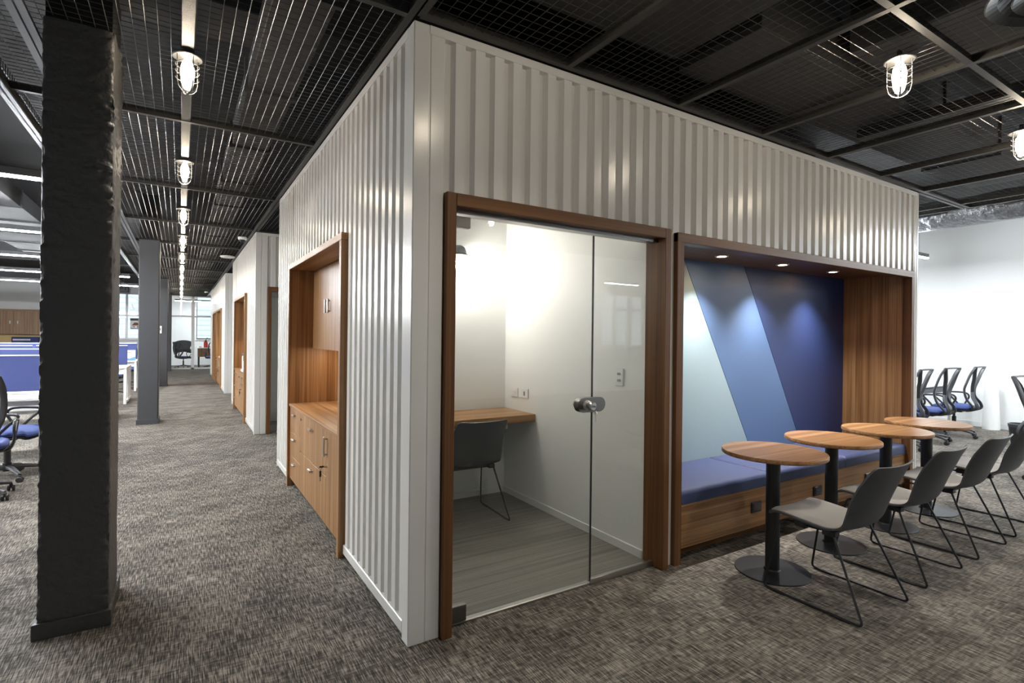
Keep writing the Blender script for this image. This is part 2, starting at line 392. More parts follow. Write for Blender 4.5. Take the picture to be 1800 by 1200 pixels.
# ------------------------------------------------------------------ container pods
X0, H = 0.898, 2.88
PER, OUT, SL, DEP = 0.109, 0.053, 0.013, 0.032
def corr(b, axis, s0, s1, z0, z1, plane, inward, phase=0.0):
    """trapezoid sheet from s0 to s1; outer ribs in 'plane', troughs DEP further in"""
    prof = []; s = s0 - phase
    while s < s1 + PER:
        prof += [(s, 0), (s + OUT, 0), (s + OUT + SL, 1), (s + PER - SL, 1)]; s += PER
    pts = []
    for k in range(len(prof) - 1):
        (a, da), (c, dc) = prof[k], prof[k + 1]
        if c <= s0 or a >= s1: continue
        f = lambda q: da + (dc - da) * (q - a) / (c - a)
        if not pts: pts.append((max(a, s0), f(max(a, s0))))
        pts.append((min(c, s1), f(min(c, s1))))
    i = len(b.v)
    for (s, d) in pts:
        q = plane + inward * d * DEP
        for z in (z0, z1): b.v.append((s, q, z) if axis == 'x' else (q, s, z))
    for k in range(len(pts) - 1):
        f = (i + 2 * k, i + 2 * k + 2, i + 2 * k + 3, i + 2 * k + 1)
        b.f.append(f if axis == 'x' else tuple(reversed(f)))
    return b
def pod(label, Y0, LEN, niches, door=True, bench=True, XW=5.205, group='white container pods along the corridor'):
    x0, x1, y1 = X0, X0 + XW, Y0 + LEN
    t = thing('container_pod', label, 'pod', (x0, Y0, 0), group)
    q = 0.006                                      # ribs stand this far behind the rails
    obj('corner_post', B().bbox(x0, x0 + .078, Y0, Y0 + .08, 0, H).bbox(x0 + .083, x0 + .158, Y0 + .002, Y0 + .08, 0, H - .04).box(x0 + .07, x0 + .09, Y0 + .006, Y0 + .07, 0, H - .04), 'white_metal', t)
    obj('corner_post', B().bbox(x1 - .035, x1, Y0, Y0 + .08, 0, H).bbox(x1 - .07, x1 - .039, Y0 + .002, Y0 + .08, 0, H - .04).box(x1 - .045, x1 - .03, Y0 + .006, Y0 + .07, 0, H - .04), 'white_metal', t)
    obj('corner_post', B().bbox(x0, x0 + .08, y1 - .03, y1, 0, H), 'white_metal', t)
    obj('corner_post', B().bbox(x1 - .08, x1, y1 - .08, y1, 0, H), 'white_metal', t)
    tr = B().bbox(x0 + .078, x1 - .035, Y0, Y0 + .05, H - .042, H, .002).bbox(x0, x0 + .05, Y0 + .08, y1 - .03, H - .042, H, .002).bbox(x1 - .05, x1, Y0 + .08, y1 - .08, H - .042, H, .002).bbox(x0 + .08, x1 - .08, y1 - .05, y1, H - .042, H, .002)
    obj('top_rail', tr, 'white_metal', t)
    spans = []; cur = Y0 + .08
    for (a, c) in niches: spans.append((cur, a)); cur = c
    spans.append((cur, y1 - .03))
    for (a, c) in spans:
        if c - a < 0.02: continue
        obj('bottom_rail', B().bbox(x0, x0 + .05, a, c, 0.028, 0.088), 'white_metal', t)
        obj('corrugated_panel', corr(B(), 'y', a, c, 0.08, H - .03, x0 + q, 1), 'white_metal', t)
        obj('plinth_strip', B().box(x0 + .02, x0 + .05, a, c, 0, 0.03), 'dark_kick', t)
    for (a, c) in niches: obj('corrugated_panel', corr(B(), 'y', a, c, 2.07, H - .03, x0 + q, 1, (a - Y0 - .08) % PER), 'white_metal', t)
    zl = 2.07 if (door or bench) else 0.02
    obj('corrugated_panel', corr(B(), 'x', x0 + .158, x1 - .07, zl, H - .03, Y0 + q, 1, PER - .056), 'white_metal', t)
    if door and bench: obj('corner_post', B().bbox(x0 + 1.69, x0 + 1.80, Y0 + .004, Y0 + .06, 0, 2.1), 'white_metal', t)
    if door and not bench: obj('corrugated_panel', corr(B(), 'x', x0 + 1.69, x1 - .07, 0.02, 2.09, Y0 + q, 1), 'white_metal', t)
    obj('side_panel', B().box(x1 - .04, x1 - .006, Y0 + .06, y1 - .02, 0, H - .02), 'white_metal', t)
    obj('rear_panel', B().box(x0 + .04, x1 - .04, y1 - .04, y1 - .006, 0, H - .02), 'white_metal', t)
    obj('roof_panel', B().box(x0 + .05, x1 - .05, Y0 + .05, y1 - .05, H - .03, H - .01), 'slab_grey', t)
    if door:
        bw = 'booth_white'
        obj('booth_wall', B().box(x0 + 1.65, x0 + 1.70, Y0 + .142, Y0 + 1.885, 0, 2.5), bw, t)
        obj('booth_wall', B().box(x0 + .165, x0 + 1.70, Y0 + 1.885, Y0 + 1.935, 0, 2.5), bw, t)
        obj('booth_wall', B().box(x0 + .115, x0 + .165, Y0 + .142, Y0 + 1.11, 0, 2.5), bw, t)
        obj('booth_wall', B().box(x0 + .115, x0 + .57, Y0 + 1.11, Y0 + 1.145, 0, 2.5), bw, t)
        obj('booth_wall', B().box(x0 + .535, x0 + .57, Y0 + 1.145, Y0 + 1.885, 0, 2.5), bw, t)
        obj('booth_wall', B().box(x0 + .165, x0 + 1.65, Y0 + .142, Y0 + .18, 2.05, 2.5), bw, t)
        obj('booth_ceiling', B().box(x0 + .115, x0 + 1.70, Y0 + .142, Y0 + 1.935, 2.5, 2.54), bw, t)
        obj('booth_baseboard', B().bbox(x0 + 1.637, x0 + 1.65, Y0 + .145, Y0 + 1.885, 0, .066).bbox(x0 + .165, x0 + 1.637, Y0 + 1.872, Y0 + 1.885, 0, .066), 'white_paint', t)
        fl = obj('booth_floor', B().box(x0 + .165, x0 + 1.65, Y0 + .07, Y0 + 1.885, 0.0, 0.006), 'dark_kick', t)
        yy = Y0 + .07; r = 0
        while yy < Y0 + 1.88:
            xx = x0 + .165 - (r * 0.47) % 1.2
            while xx < x0 + 1.65:
                a, c = max(xx, x0 + .165), min(xx + 1.2, x0 + 1.65)
                if c - a > 0.01: obj('plank', B().box(a + .0006, c - .0006, yy + .0006, min(yy + .18, Y0 + 1.885) - .0006, 0.004, 0.011), 'vinyl', fl)
                xx += 1.2
            yy += .18; r += 1
    return t
def niche_cabinet(label, a, c, full=True, group='wooden niche cabinets along the corridor'):
    """walnut surround set in the corridor face between y=a and y=c"""
    t = thing('niche_cabinet', label, 'cabinet', (X0, a, 0), group)
    xf, xb, zt, th = X0 - 0.03, X0 + 0.52, 2.09, 0.05
    obj('side_board', B().bbox(xf, xb, a, a + th, 0, zt - th, .003), 'wood_z', t)
    obj('side_board', B().bbox(xf, xb, c - th, c, 0, zt - th, .003), 'wood_z', t)
    obj('top_board', B().bbox(xf, xb, a, c, zt - th, zt, .003), 'wood_y', t)
    obj('back_board', B().box(xb - .02, xb, a + th, c - th, 0, zt - th), 'wood_z', t)
    if not full:
        obj('base_board', B().bbox(X0, xb - .02, a + th, c - th, 0, .06), 'wood_y', t); return t
    ya, yc = a + th, c - th
    obj('worktop', B().bbox(X0 - .02, xb - .02, ya, yc, .755, .78, .002), 'wood_y', t)
    obj('kick_board', B().box(X0 + .04, X0 + .06, ya, yc, 0, .075), 'dark_kick', t)
    obj('carcass', B().box(X0 + .03, xb - .02, ya, yc, .075, .75), 'wood_z', t)
    f0, f1 = X0 - .008, X0 + .012
    w = yc - ya; d1 = ya + w * 0.215; d2 = ya + w * 0.735; g = .0018
    def handle(par, y, z, vert=False):
        if vert: obj('handle', B().bbox(f0 - .028, f0 - .018, y - .012, y + .012, z - .07, z + .07, .002).box(f0 - .02, f0, y - .004, y + .004, z - .06, z - .05).box(f0 - .02, f0, y - .004, y + .004, z + .05, z + .06), 'steel', par)
        else: obj('handle', B().bbox(f0 - .026, f0 - .012, y - .045, y + .045, z - .008, z + .008, .002).box(f0 - .014, f0, y - .038, y - .03, z - .004, z + .004).box(f0 - .014, f0, y + .03, y + .038, z - .004, z + .004), 'steel', par)
    dr = obj('cabinet_door', B().bbox(f0, f1, ya + g, d1 - g, .08, .75, .0015), 'wood_z', t); handle(dr, d1 - .03, .64, True)
    lk = obj('lock', B().lathe([(0, -.02), (.011, -.02), (.011, 0)], 12, (f0, d1 - .025, .50), 'x'), 'steel', dr)
    kb = B().bbox(f0 - .05, f0 - .02, d1 - .028, d1 - .022, .494, .506, .001).bbox(f0 - .05, f0 - .036, d1 - .031, d1 - .019, .43, .475, .003).tube([(f0 - .042, d1 - .025, .474), (f0 - .038, d1 - .025, .485), (f0 - .03, d1 - .025, .5)], .0025, 5).box(f0 - .045, f0 - .041, d1 - .027, d1 - .023, .40, .43)
    obj('key', kb, 'socket_black', dr)
    for (z0, z1) in ((.08, .42), (.424, .75)):
        d = obj('drawer', B().bbox(f0, f1, d1 + g, d2 - g, z0 + g, z1 - g, .0015), 'wood_z', t); handle(d, (d1 + d2) / 2, z1 - .07 if z1 > .5 else z1 - .06)
    for k in range(3):
        z0 = .08 + .2235 * k
        d = obj('drawer', B().bbox(f0, f1, d2 + g, yc - g, z0 + g, z0 + .2235 - g, .0015), 'wood_z', t); handle(d, (d2 + yc) / 2, z0 + .17)
    obj('lock', B().lathe([(0, -.006), (.009, -.006), (.009, 0)], 12, (f0, d2 + .02 - .06, .70), 'x'), 'steel', t)
    xu = X0 + .19
    obj('upper_cabinet', B().box(xu + .02, xb - .02, ya, yc, 1.305, zt - th), 'wood_z', t)
    for k in range(3):
        u0, u1 = ya + w * k / 3, ya + w * (k + 1) / 3
        d = obj('upper_door', B().bbox(xu, xu + .018, u0 + g, u1 - g, 1.30, zt - th - .004, .0015), 'wood_z', t)
        yh = u0 + .05 if k == 2 else u1 - .05
        obj('handle', B().bbox(xu - .024, xu - .014, yh - .012, yh + .012, 1.62, 1.74, .002).box(xu - .016, xu, yh - .004, yh + .004, 1.63, 1.64).box(xu - .016, xu, yh - .004, yh + .004, 1.72, 1.73), 'steel', d)
    sp = obj('strip_light', B().box(xu + .10, xu + .14, (ya + yc) / 2 + .2, yc - .12, 1.294, 1.304), 'down_led', t)
    return t
LA = 3.905
podA = pod('nearest white corrugated metal pod with glass booth and bench alcove', 2.31, LA, [(3.46, 5.42)])
podB = pod('second white corrugated pod, beyond the gap in the corridor', 8.34, LA, [(9.49, 11.45)], bench=False)
podC = pod('third white corrugated pod, nearest the glazed end office', 14.42, 6.9, [(15.57, 17.5), (17.5, 19.45)], door=False, bench=False)
niche_cabinet('walnut niche cabinet with drawers and hanging keys in the nearest pod', 3.46, 5.42)
niche_cabinet('walnut niche cabinet with a white printer in the second pod', 9.49, 11.45)
niche_cabinet('walnut niche cabinet with a white printer in the third pod', 15.57, 17.5)
niche_cabinet('open walnut niche without drawers in the third pod', 17.5, 19.45, full=False)
# ------------------------------------------------------------------ glass door
def glass_door(n, ox, oy, label):
    t = thing('door_%d' % n, label, None, (ox, oy, 0), kind='structure')
    fy0, fy1 = oy - .028, oy + .14
    a, c, zt = ox + .16, ox + 1.692, 2.112
    obj('door_jamb', B().bbox(a, a + .052, fy0, fy1, 0, zt, .003), 'frame_z', t)
    obj('door_jamb', B().bbox(c - .052, c, fy0, fy1, 0, zt, .003), 'frame_z', t)
    obj('door_head', B().bbox(a + .052, c - .052, fy0, fy1, zt - .062, zt, .003), 'frame_x', t)
    gy = oy + .062
    obj('header_channel', B().box(a + .06, c - .052, gy - .03, gy + .03, zt - .082, zt - .062), 'dark_steel', t)
    sx = ox + 1.135
    obj('fixed_pane', B().box(sx + .003, c - .05, gy - .005, gy + .005, .012, zt - .075), 'glass', t)
    obj('floor_channel', B().bbox(sx, c - .05, gy - .012, gy + .012, 0, .035, .002), 'steel', t)
    d = obj('glass_leaf', B().box(a + .056, sx - .003, gy - .005, gy + .005, .018, zt - .09), 'glass', t)
    obj('edge_seal', B().box(sx - .004, sx + .004, gy - .004, gy + .004, .02, zt - .09), 'socket_black', t)
    obj('threshold', B().bbox(a + .056, sx, gy - .004, gy + .03, 0, .012, .002), 'steel', t)
    for (z0, z1) in ((.018, .10), (zt - .145, zt - .09)):
        obj('patch_fitting', B().bbox(a + .054, a + .165, gy - .016, gy + .016, z0, z1, .002), 'dark_steel', d)
    obj('pivot', B().lathe([(0, zt - .095), (.01, zt - .095), (.01, zt - .07), (0, zt - .07)], 12, (a + .085, gy, 0)), 'steel', d)
    lx, lz, r = sx - .075, 1.045, .042
    def stadium(x0, x1, y0, y1, z):
        pts = [(x0 + r * math.cos(u), y0, z + r * math.sin(u)) for u in [PI / 2 + PI * k / 12 for k in range(13)]] + [(x1 + r * math.cos(u), y0, z + r * math.sin(u)) for u in [-PI / 2 + PI * k / 12 for k in range(13)]]
        return B().poly(pts, (0, y1 - y0, 0))
    lk = obj('lock_case', stadium(lx, sx + .045, gy - .02, gy + .02, lz), 'dark_steel', d, smooth=True)
    kn = [(.03, 0), (.03, -.008), (.017, -.014), (.016, -.028), (.026, -.04), (.027, -.055), (.021, -.062), (0, -.062)]
    obj('knob', B().lathe([(x, y) for x, y in kn], 24, (lx + .02, gy - .018, lz), 'y'), 'steel', lk, smooth=True)
    obj('knob', B().lathe([(x, -y) for x, y in kn], 24, (lx + .02, gy + .018, lz), 'y'), 'steel', lk, smooth=True)
    kx = lx + .02
    obj('key', B().box(kx - .001, kx + .001, gy - .10, gy - .075, lz - .006, lz + .006).lathe([(0, -.003), (.012, -.003), (.012, .003), (0, .003)], 14, (kx, gy - .098, lz - .035), 'x').box(kx - .001, kx + .001, gy - .102, gy - .096, lz - .085, lz - .045), 'steel', lk)
    return t
glass_door(1, X0, 2.31, 'frameless glass door in a walnut frame with chrome lock and key')
glass_door(2, X0, 8.34, 'glass door in a walnut frame on the second pod')
# ------------------------------------------------------------------ booth contents
dk = thing('wall_desk', 'walnut desk shelf spanning the back of the glass booth', 'desk', (1.8, 3.94, .72))
obj('desk_top', B().bbox(1.47, 2.546, 3.69, 4.193, .722, .783, .003), 'wood_x', dk); obj('wall_bracket', B().box(1.6, 1.64, 3.8, 4.193, .66, .722).box(2.3, 2.34, 3.8, 4.193, .66, .722), 'white_paint', dk)
def plate(name, label, y0, y1, z0, z1, style, cat):
    t = thing(name, label, cat, (2.548, (y0 + y1) / 2, z0))
    obj('face_plate', B().bbox(2.538, 2.5478, y0, y1, z0, z1, .003), 'plastic_white', t)
    m = (y0 + y1) / 2; zm = (z0 + z1) / 2
    if style == 'sock': obj('insert', B().bbox(2.535, 2.538, m - .03, m + .03, zm - .022, zm + .022, .001), 'plastic_white', t); obj('slot', B().box(2.5343, 2.535, m - .02, m - .016, zm - .006, zm + .006).box(2.5343, 2.535, m + .006, m + .01, zm - .006, zm + .006), 'slot_grey', t)
    if style == 'data': obj('port', B().box(2.534, 2.538, m - .009, m + .009, zm - .02, zm + .016), 'slot_grey', t)
    if style == 'switch':
        for k in (-1, 1): obj('rocker', B().bbox(2.531, 2.538, m - .018, m + .012, zm + k * .022 - .008, zm + k * .022 + .008, .002), 'slot_grey', t)
plate('power_socket', 'white power socket on the booth wall above the desk', 3.965, 4.075, .90, .98, 'sock', 'socket')
plate('data_socket', 'white data socket right of the power socket in the booth', 3.80, 3.91, .90, .985, 'data', 'socket')
plate('light_switch', 'white double light switch on the booth wall by the door', 2.645, 2.725, 1.105, 1.225, 'switch', 'switch')
bl = thing('bulkhead_lamp', 'caged wall lamp with grey dome glowing inside the glass booth', 'lamp', (1.99, 4.19, 2.1))
lx, ly = 1.99, 4.06
obj('wall_arm', B().tube(fillet([(lx, 4.194, 2.17), (lx, 4.12, 2.17), (lx, ly, 2.17), (lx, ly, 2.14)], .03), .016, 8).lathe([(0, 4.18), (.05, 4.18), (.05, 4.195)], 16, (lx, 0, 2.17), 'y'), 'dark_steel', bl)
obj('dome', B().lathe([(0, 2.20), (.03, 2.197), (.055, 2.18), (.068, 2.15), (.07, 2.13), (.085, 2.12), (.09, 2.112), (.085, 2.11), (.066, 2.12), (0, 2.13)], 24, (lx, ly, 0)), 'duct_grey', bl, smooth=True)
obj('glass_jar', B().lathe([(.055, 2.115), (.056, 2.0), (.045, 1.965), (.02, 1.945), (0, 1.942)], 20, (lx, ly, 0)), 'jar', bl, smooth=True)
obj('bulb', B().lathe([(.012, 2.11), (.03, 2.06), (.032, 2.03), (.02, 2.0), (0, 1.99)], 12, (lx, ly, 0)), 'booth_bulb', bl, smooth=True)
cg = B()
for k in range(3):
    z = 2.09 - .045 * k; cg.tube([(lx + .066 * math.cos(a), ly + .066 * math.sin(a), z) for a in [2 * PI * j / 20 for j in range(20)]], .0025, 5, closed=True)
for k in range(4):
    a = PI / 4 + k * PI / 2; cg.tube([(lx + r * math.cos(a), ly + r * math.sin(a), z) for r, z in ((.066, 2.115), (.066, 1.99), (.05, 1.955), (.02, 1.935), (0, 1.932))], .0025, 5)
obj('cage', cg, 'dark_steel', bl)
# ------------------------------------------------------------------ bench alcove
al = thing('bench_alcove', 'walnut framed alcove with blue felt back and built-in bench', 'alcove', (2.63, 2.29, 0))
ax0, ax1, ay0, ay1, azt = 2.645, 5.965, 2.282, 2.90, 2.098
obj('frame_board', B().bbox(ax0, ax0 + .062, ay0, 2.36, 0, azt, .003), 'frame_z', al)
obj('frame_board', B().bbox(ax1 - .062, ax1, ay0, 2.36, 0, azt, .003), 'frame_z', al)
obj('frame_board', B().bbox(ax0, ax1, ay0 - .001, 2.36, azt - .058, azt + .002, .003), 'frame_x', al)
obj('side_panel', B().box(ax0 + .02, ax0 + .055, 2.33, ay1 + .02, 0, 2.08), 'wood_z', al)
obj('side_panel', B().box(ax1 - .055, ax1 - .02, 2.33, ay1 + .02, 0, 2.08), 'wood_z', al)
obj('soffit', B().box(ax0 + .02, ax1 - .02, 2.34, ay1 + .03, 2.075, 2.11), 'frame_x', al)
sl = (4.239 - 3.456) / (2.049 - .643)
def seamx(x_top, z): return x_top + (2.049 - z) * sl
xl, xr = ax0 + .055, ax1 - .055; zb, zt2 = .30, 2.075
s1, s2 = 3.447, 4.231
def fpanel(pts, m): obj('back_panel', B().poly([(x, ay1 + (0.0), z) for x, z in pts], (0, .02, 0)), m, al)
g = .003
fpanel([(xl, zb), (seamx(s1, zb) - g, zb), (seamx(s1, zt2) - g, zt2), (xl, zt2)], 'fab_light')
fpanel([(seamx(s1, zb) + g, zb), (seamx(s2, zb) - g, zb), (seamx(s2, zt2) - g, zt2), (seamx(s1, zt2) + g, zt2)], 'fab_mid')
fpanel([(seamx(s2, zb) + g, zb), (xr, zb), (xr, zt2), (seamx(s2, zt2) + g, zt2)], 'fab_navy')
obj('backing', B().box(xl, xr, ay1 + .012, ay1 + .03, zb, zt2), 'dark_kick', al)
obj('bench_front', B().bbox(xl, xr, 2.325, 2.345, .075, .345, .002), 'wood_x', al)
obj('bench_deck', B().bbox(xl, xr, 2.32, ay1, .345, .36, .002), 'wood_x', al)
obj('kick_board', B().box(xl, xr, 2.40, 2.42, 0, .075), 'frame_x', al)
cl = ['blue seat cushion of the alcove bench beside the glass door', 'blue middle seat cushion of the alcove bench', 'blue seat cushion of the alcove bench against the walnut end panel']
def cushion(x0, x1, y0, y1, z0, z1, label):
    nx, ny, R = 22, 10, 0.035; b = B(); rows = []
    def top(u, v):
        x = x0 + (x1 - x0) * u; y = y0 + (y1 - y0) * v
        ex = min(x - x0, x1 - x); ey = min(y - y0, y1 - y); e = min(ex, ey)
        d = R - math.sqrt(max(0, R * R - max(0, R - e) ** 2)) if e < R else 0
        return (x, y, z1 - d * .8 + .006 * math.sin(PI * u) * math.sin(PI * v) + .002 * noise.noise(Vector((x * 6, y * 6, 0))))
    us = [0, .004, .012, .025, .05] + [.05 + .9 * k / (nx - 1) for k in range(1, nx - 1)] + [.95, .975, .988, .996, 1]
    vs = [0, .01, .03, .06] + [.06 + .88 * k / (ny - 1) for k in range(1, ny - 1)] + [.94, .97, .99, 1]
    rows = [[top(u, v) for u in us] for v in vs]
    b.grid(rows)
    nU, nV = len(us), len(vs)
    ring = [(0, k) for k in range(nU)] + [(j, nU - 1) for j in range(1, nV)] + [(nV - 1, k) for k in range(nU - 2, -1, -1)] + [(j, 0) for j in range(nV - 2, 0, -1)]
    i = len(b.v)
    for (j, k) in ring: x, y, z = rows[j][k]; b.v.append((x, y, z0))
    n = len(ring)
    for a in range(n):
        c = (a + 1) % n; b.f.append((i + a, i + c, ring[c][0] * nU + ring[c][1], ring[a][0] * nU + ring[a][1]))
    b.f.append(tuple(reversed(range(i, i + n))))
    o = obj('seat_cushion', b, 'cushion_blue', None, True); tag(o, label, 'cushion', 'cushions on the alcove bench'); return o
for k, (a, c) in enumerate(((xl + .004, 3.735), (3.74, 4.785), (4.79, xr - .004))): cushion(a, c, 2.318, ay1 - .004, .361, .45, cl[k])
for k, x in enumerate((3.55, 4.36, 5.17)):
    lab = ['brightest recessed downlight in the alcove soffit near the glass door', 'middle recessed downlight in the alcove soffit', 'recessed downlight in the alcove soffit near the walnut end panel'][k]
    t = thing('downlight', lab, 'downlight', (x, 2.635, 2.075), 'alcove downlights')
    obj('trim_ring', B().lathe([(.032, 2.0745), (.034, 2.068), (.05, 2.068), (.052, 2.0745)], 24, (x, 2.635, 0)), 'plastic_white', t, True)
    obj('lens', B().lathe([(0, 2.0715), (.032, 2.0715)], 24, (x, 2.635, 0)), 'down_led', t)
    ld = bpy.data.lights.new('downlight_lamp', 'SPOT'); ld.energy = 44; ld.spot_size = math.radians(100); ld.spot_blend = 1.0; ld.shadow_soft_size = 0.02; ld.color = (1, .96, .91)
    lo = bpy.data.objects.new('spot_lamp', ld); COL.objects.link(lo); lo.parent = t; lo.location = (0, 0.0, -.012)
for k, x in enumerate((3.545, 4.36, 5.19)):
    lab = ['black power outlet on the bench front nearest the glass door', 'black power outlet on the middle of the bench front', 'black power outlet on the bench front nearest the walnut end panel'][k]
    t = thing('power_outlet', lab, 'outlet', (x, 2.325, .22), 'outlets on the bench front')
    obj('face_plate', B().bbox(x - .058, x + .058, 2.313, 2.325, .185, .262, .004), 'socket_black', t); obj('insert', B().bbox(x - .04, x + .04, 2.310, 2.313, .20, .248, .001), 'office_grey', t)
# ------------------------------------------------------------------ bistro tables
def table(label, loc):
    t = thing('bistro_table', label, 'table', loc, 'round tables by the bench')
    b = B().lathe([(0, .720), (.296, .720), (.300, .724), (.300, .741), (.297, .745), (0, .745)], 64)
    obj('table_top', b, 'wood_x', t, True, world=False)
    obj('pole', B().lathe([(.041, .008), (.041, .72)], 28), 'black_metal', t, True, world=False)
    obj('base_plate', B().lathe([(0, 0), (.215, 0), (.217, .004), (.215, .008), (.05, .011), (.045, .02), (.041, .02)], 48), 'black_metal', t, True, world=False)
    obj('mounting_plate', B().lathe([(0, .708), (.09, .708), (.09, .72), (0, .72)], 20), 'black_metal', t, world=False)
    return t
tb = table('round walnut-topped table closest to the glass door', (3.13, 1.935, 0))
for lab, p in (('second round walnut-topped table from the glass door', (3.91, 1.985, 0)), ('third round walnut-topped table from the glass door', (4.69, 1.975, 0)), ('farthest round walnut-topped table, by the end of the pod', (5.42, 1.975, 0))):
    dup(tb, p, 0, lab)
# ------------------------------------------------------------------ shell chairs
def chair(label, loc, rz=0, group='grey shell chairs'):
    t = thing('shell_chair', label, 'chair', loc, group, rz=rz)
    prof = [(.262, .418, .205), (.25, .432, .215), (.20, .438, .222), (.10, .432, .225), (0, .424, .226), (-.08, .422, .226), (-.135, .432, .226), (-.172, .458, .224), (-.196, .50, .222), (-.220, .555, .220), (-.246, .62, .217), (-.274, .685, .212), (-.298, .745, .208), (-.312, .780, .203), (-.318, .796, .186)]
    pc = smooth_curve([(y, z, w) for y, z, w in prof], 3); m = len(pc)
    def surf(off, lim=1.0, i0=0, i1=None):
        rows = []
        for i in range(i0, i1 or m):
            y, z, w = pc[i]; a = pc[max(i - 1, 0)]; c = pc[min(i + 1, m - 1)]
            ty, tz = c.x - a.x, c.y - a.y; l = math.hypot(ty, tz); ny, nz = tz / l, -ty / l      # normal towards the sitter
            row = []
            for j in range(17):
                u = -1 + 2 * j / 16; u *= lim
                bend = 0.045 * min(1, max(0, i - 14) / 14) * abs(u) ** 2.4 * (1 - .85 * max(0, i - 32) / 11) + 0.010 * u * u
                x = w * u * 1.0
                row.append((x, y + ny * (off + bend), z + nz * (off + bend)))
            rows.append(row)
        return rows
    def solid(top, bot):
        b = B(); b.grid(top); i = len(b.v); nu, nv = len(top), len(top[0])
        for r in bot: b.v += [tuple(p) for p in r]
        for a in range(nu - 1):
            for c in range(nv - 1): b.f.append((i + a * nv + c, i + (a + 1) * nv + c, i + (a + 1) * nv + c + 1, i + a * nv + c + 1))
        for a in range(nu - 1):
            b.f.append((a * nv, (a + 1) * nv, i + (a + 1) * nv, i + a * nv)); b.f.append((a * nv + nv - 1, i + a * nv + nv - 1, i + (a + 1) * nv + nv - 1, (a + 1) * nv + nv - 1))
        for c in range(nv - 1):
            b.f.append((c, i + c, i + c + 1, c + 1)); e = (nu - 1) * nv; b.f.append((e + c, e + c + 1, i + e + c + 1, i + e + c))
        return b
    obj('shell', solid(surf(0), surf(-.009)), 'chair_shell', t, True, world=False)
    top = surf(.022, .93, 3, 23); bot = surf(.001, .93, 3, 23)
    for a in range(len(top)):
        for c in range(17):
            e = min(a, len(top) - 1 - a, c, 16 - c)
            if e == 0: top[a][c] = tuple(Vector(top[a][c]) * .25 + Vector(bot[a][c]) * .75)
            elif e == 1: top[a][c] = tuple(Vector(top[a][c]) * .8 + Vector(bot[a][c]) * .2)
    obj('seat_pad', solid(top, bot), 'chair_pad', t, True, world=False)
    for s in (-1, 1):
        path = fillet([(s * .16, -.06, .402), (s * .185, .165, .402), (s * .225, .195, .40), (s * .252, .265, .008), (s * .252, -.265, .008), (s * .19, -.085, .405), (s * .155, -.05, .402)], .03)
        fr = obj('sled_frame', B().tube(path, .0065, 8), 'black_metal', t, True, world=False)
        for y in (.17, -.17): obj('glide', B().bbox(s * .252 - .010, s * .252 + .010, y - .035, y + .035, 0, .012, .002), 'office_black', fr, world=False)
    obj('under_bracket', B().bbox(-.19, .19, .10, .13, .396, .412, .003).bbox(-.19, .19, -.085, -.055, .396, .412, .003).bbox(.15, .2, -.1, -.03, .388, .42, .004).bbox(-.2, -.15, -.1, -.03, .388, .42, .004).bbox(.15, .2, .06, .12, .388, .425, .004).bbox(-.2, -.15, .06, .12, .388, .425, .004), 'office_black', t, world=False)
    return t
ch = chair('grey shell chair on black sled legs at the table closest to the glass door', (3.14, 1.57, 0))
for lab, p, r in (('grey shell chair at the second table from the glass door', (3.925, 1.585, 0), 0), ('grey shell chair at the third table from the glass door', (4.70, 1.585, 0), 0), ('grey shell chair at the farthest table', (5.46, 1.60, 0), 0), ('dark shell chair tucked at the desk inside the glass booth', (1.93, 3.745, 0.006), -.05)):
    dup(ch, p, r, lab)
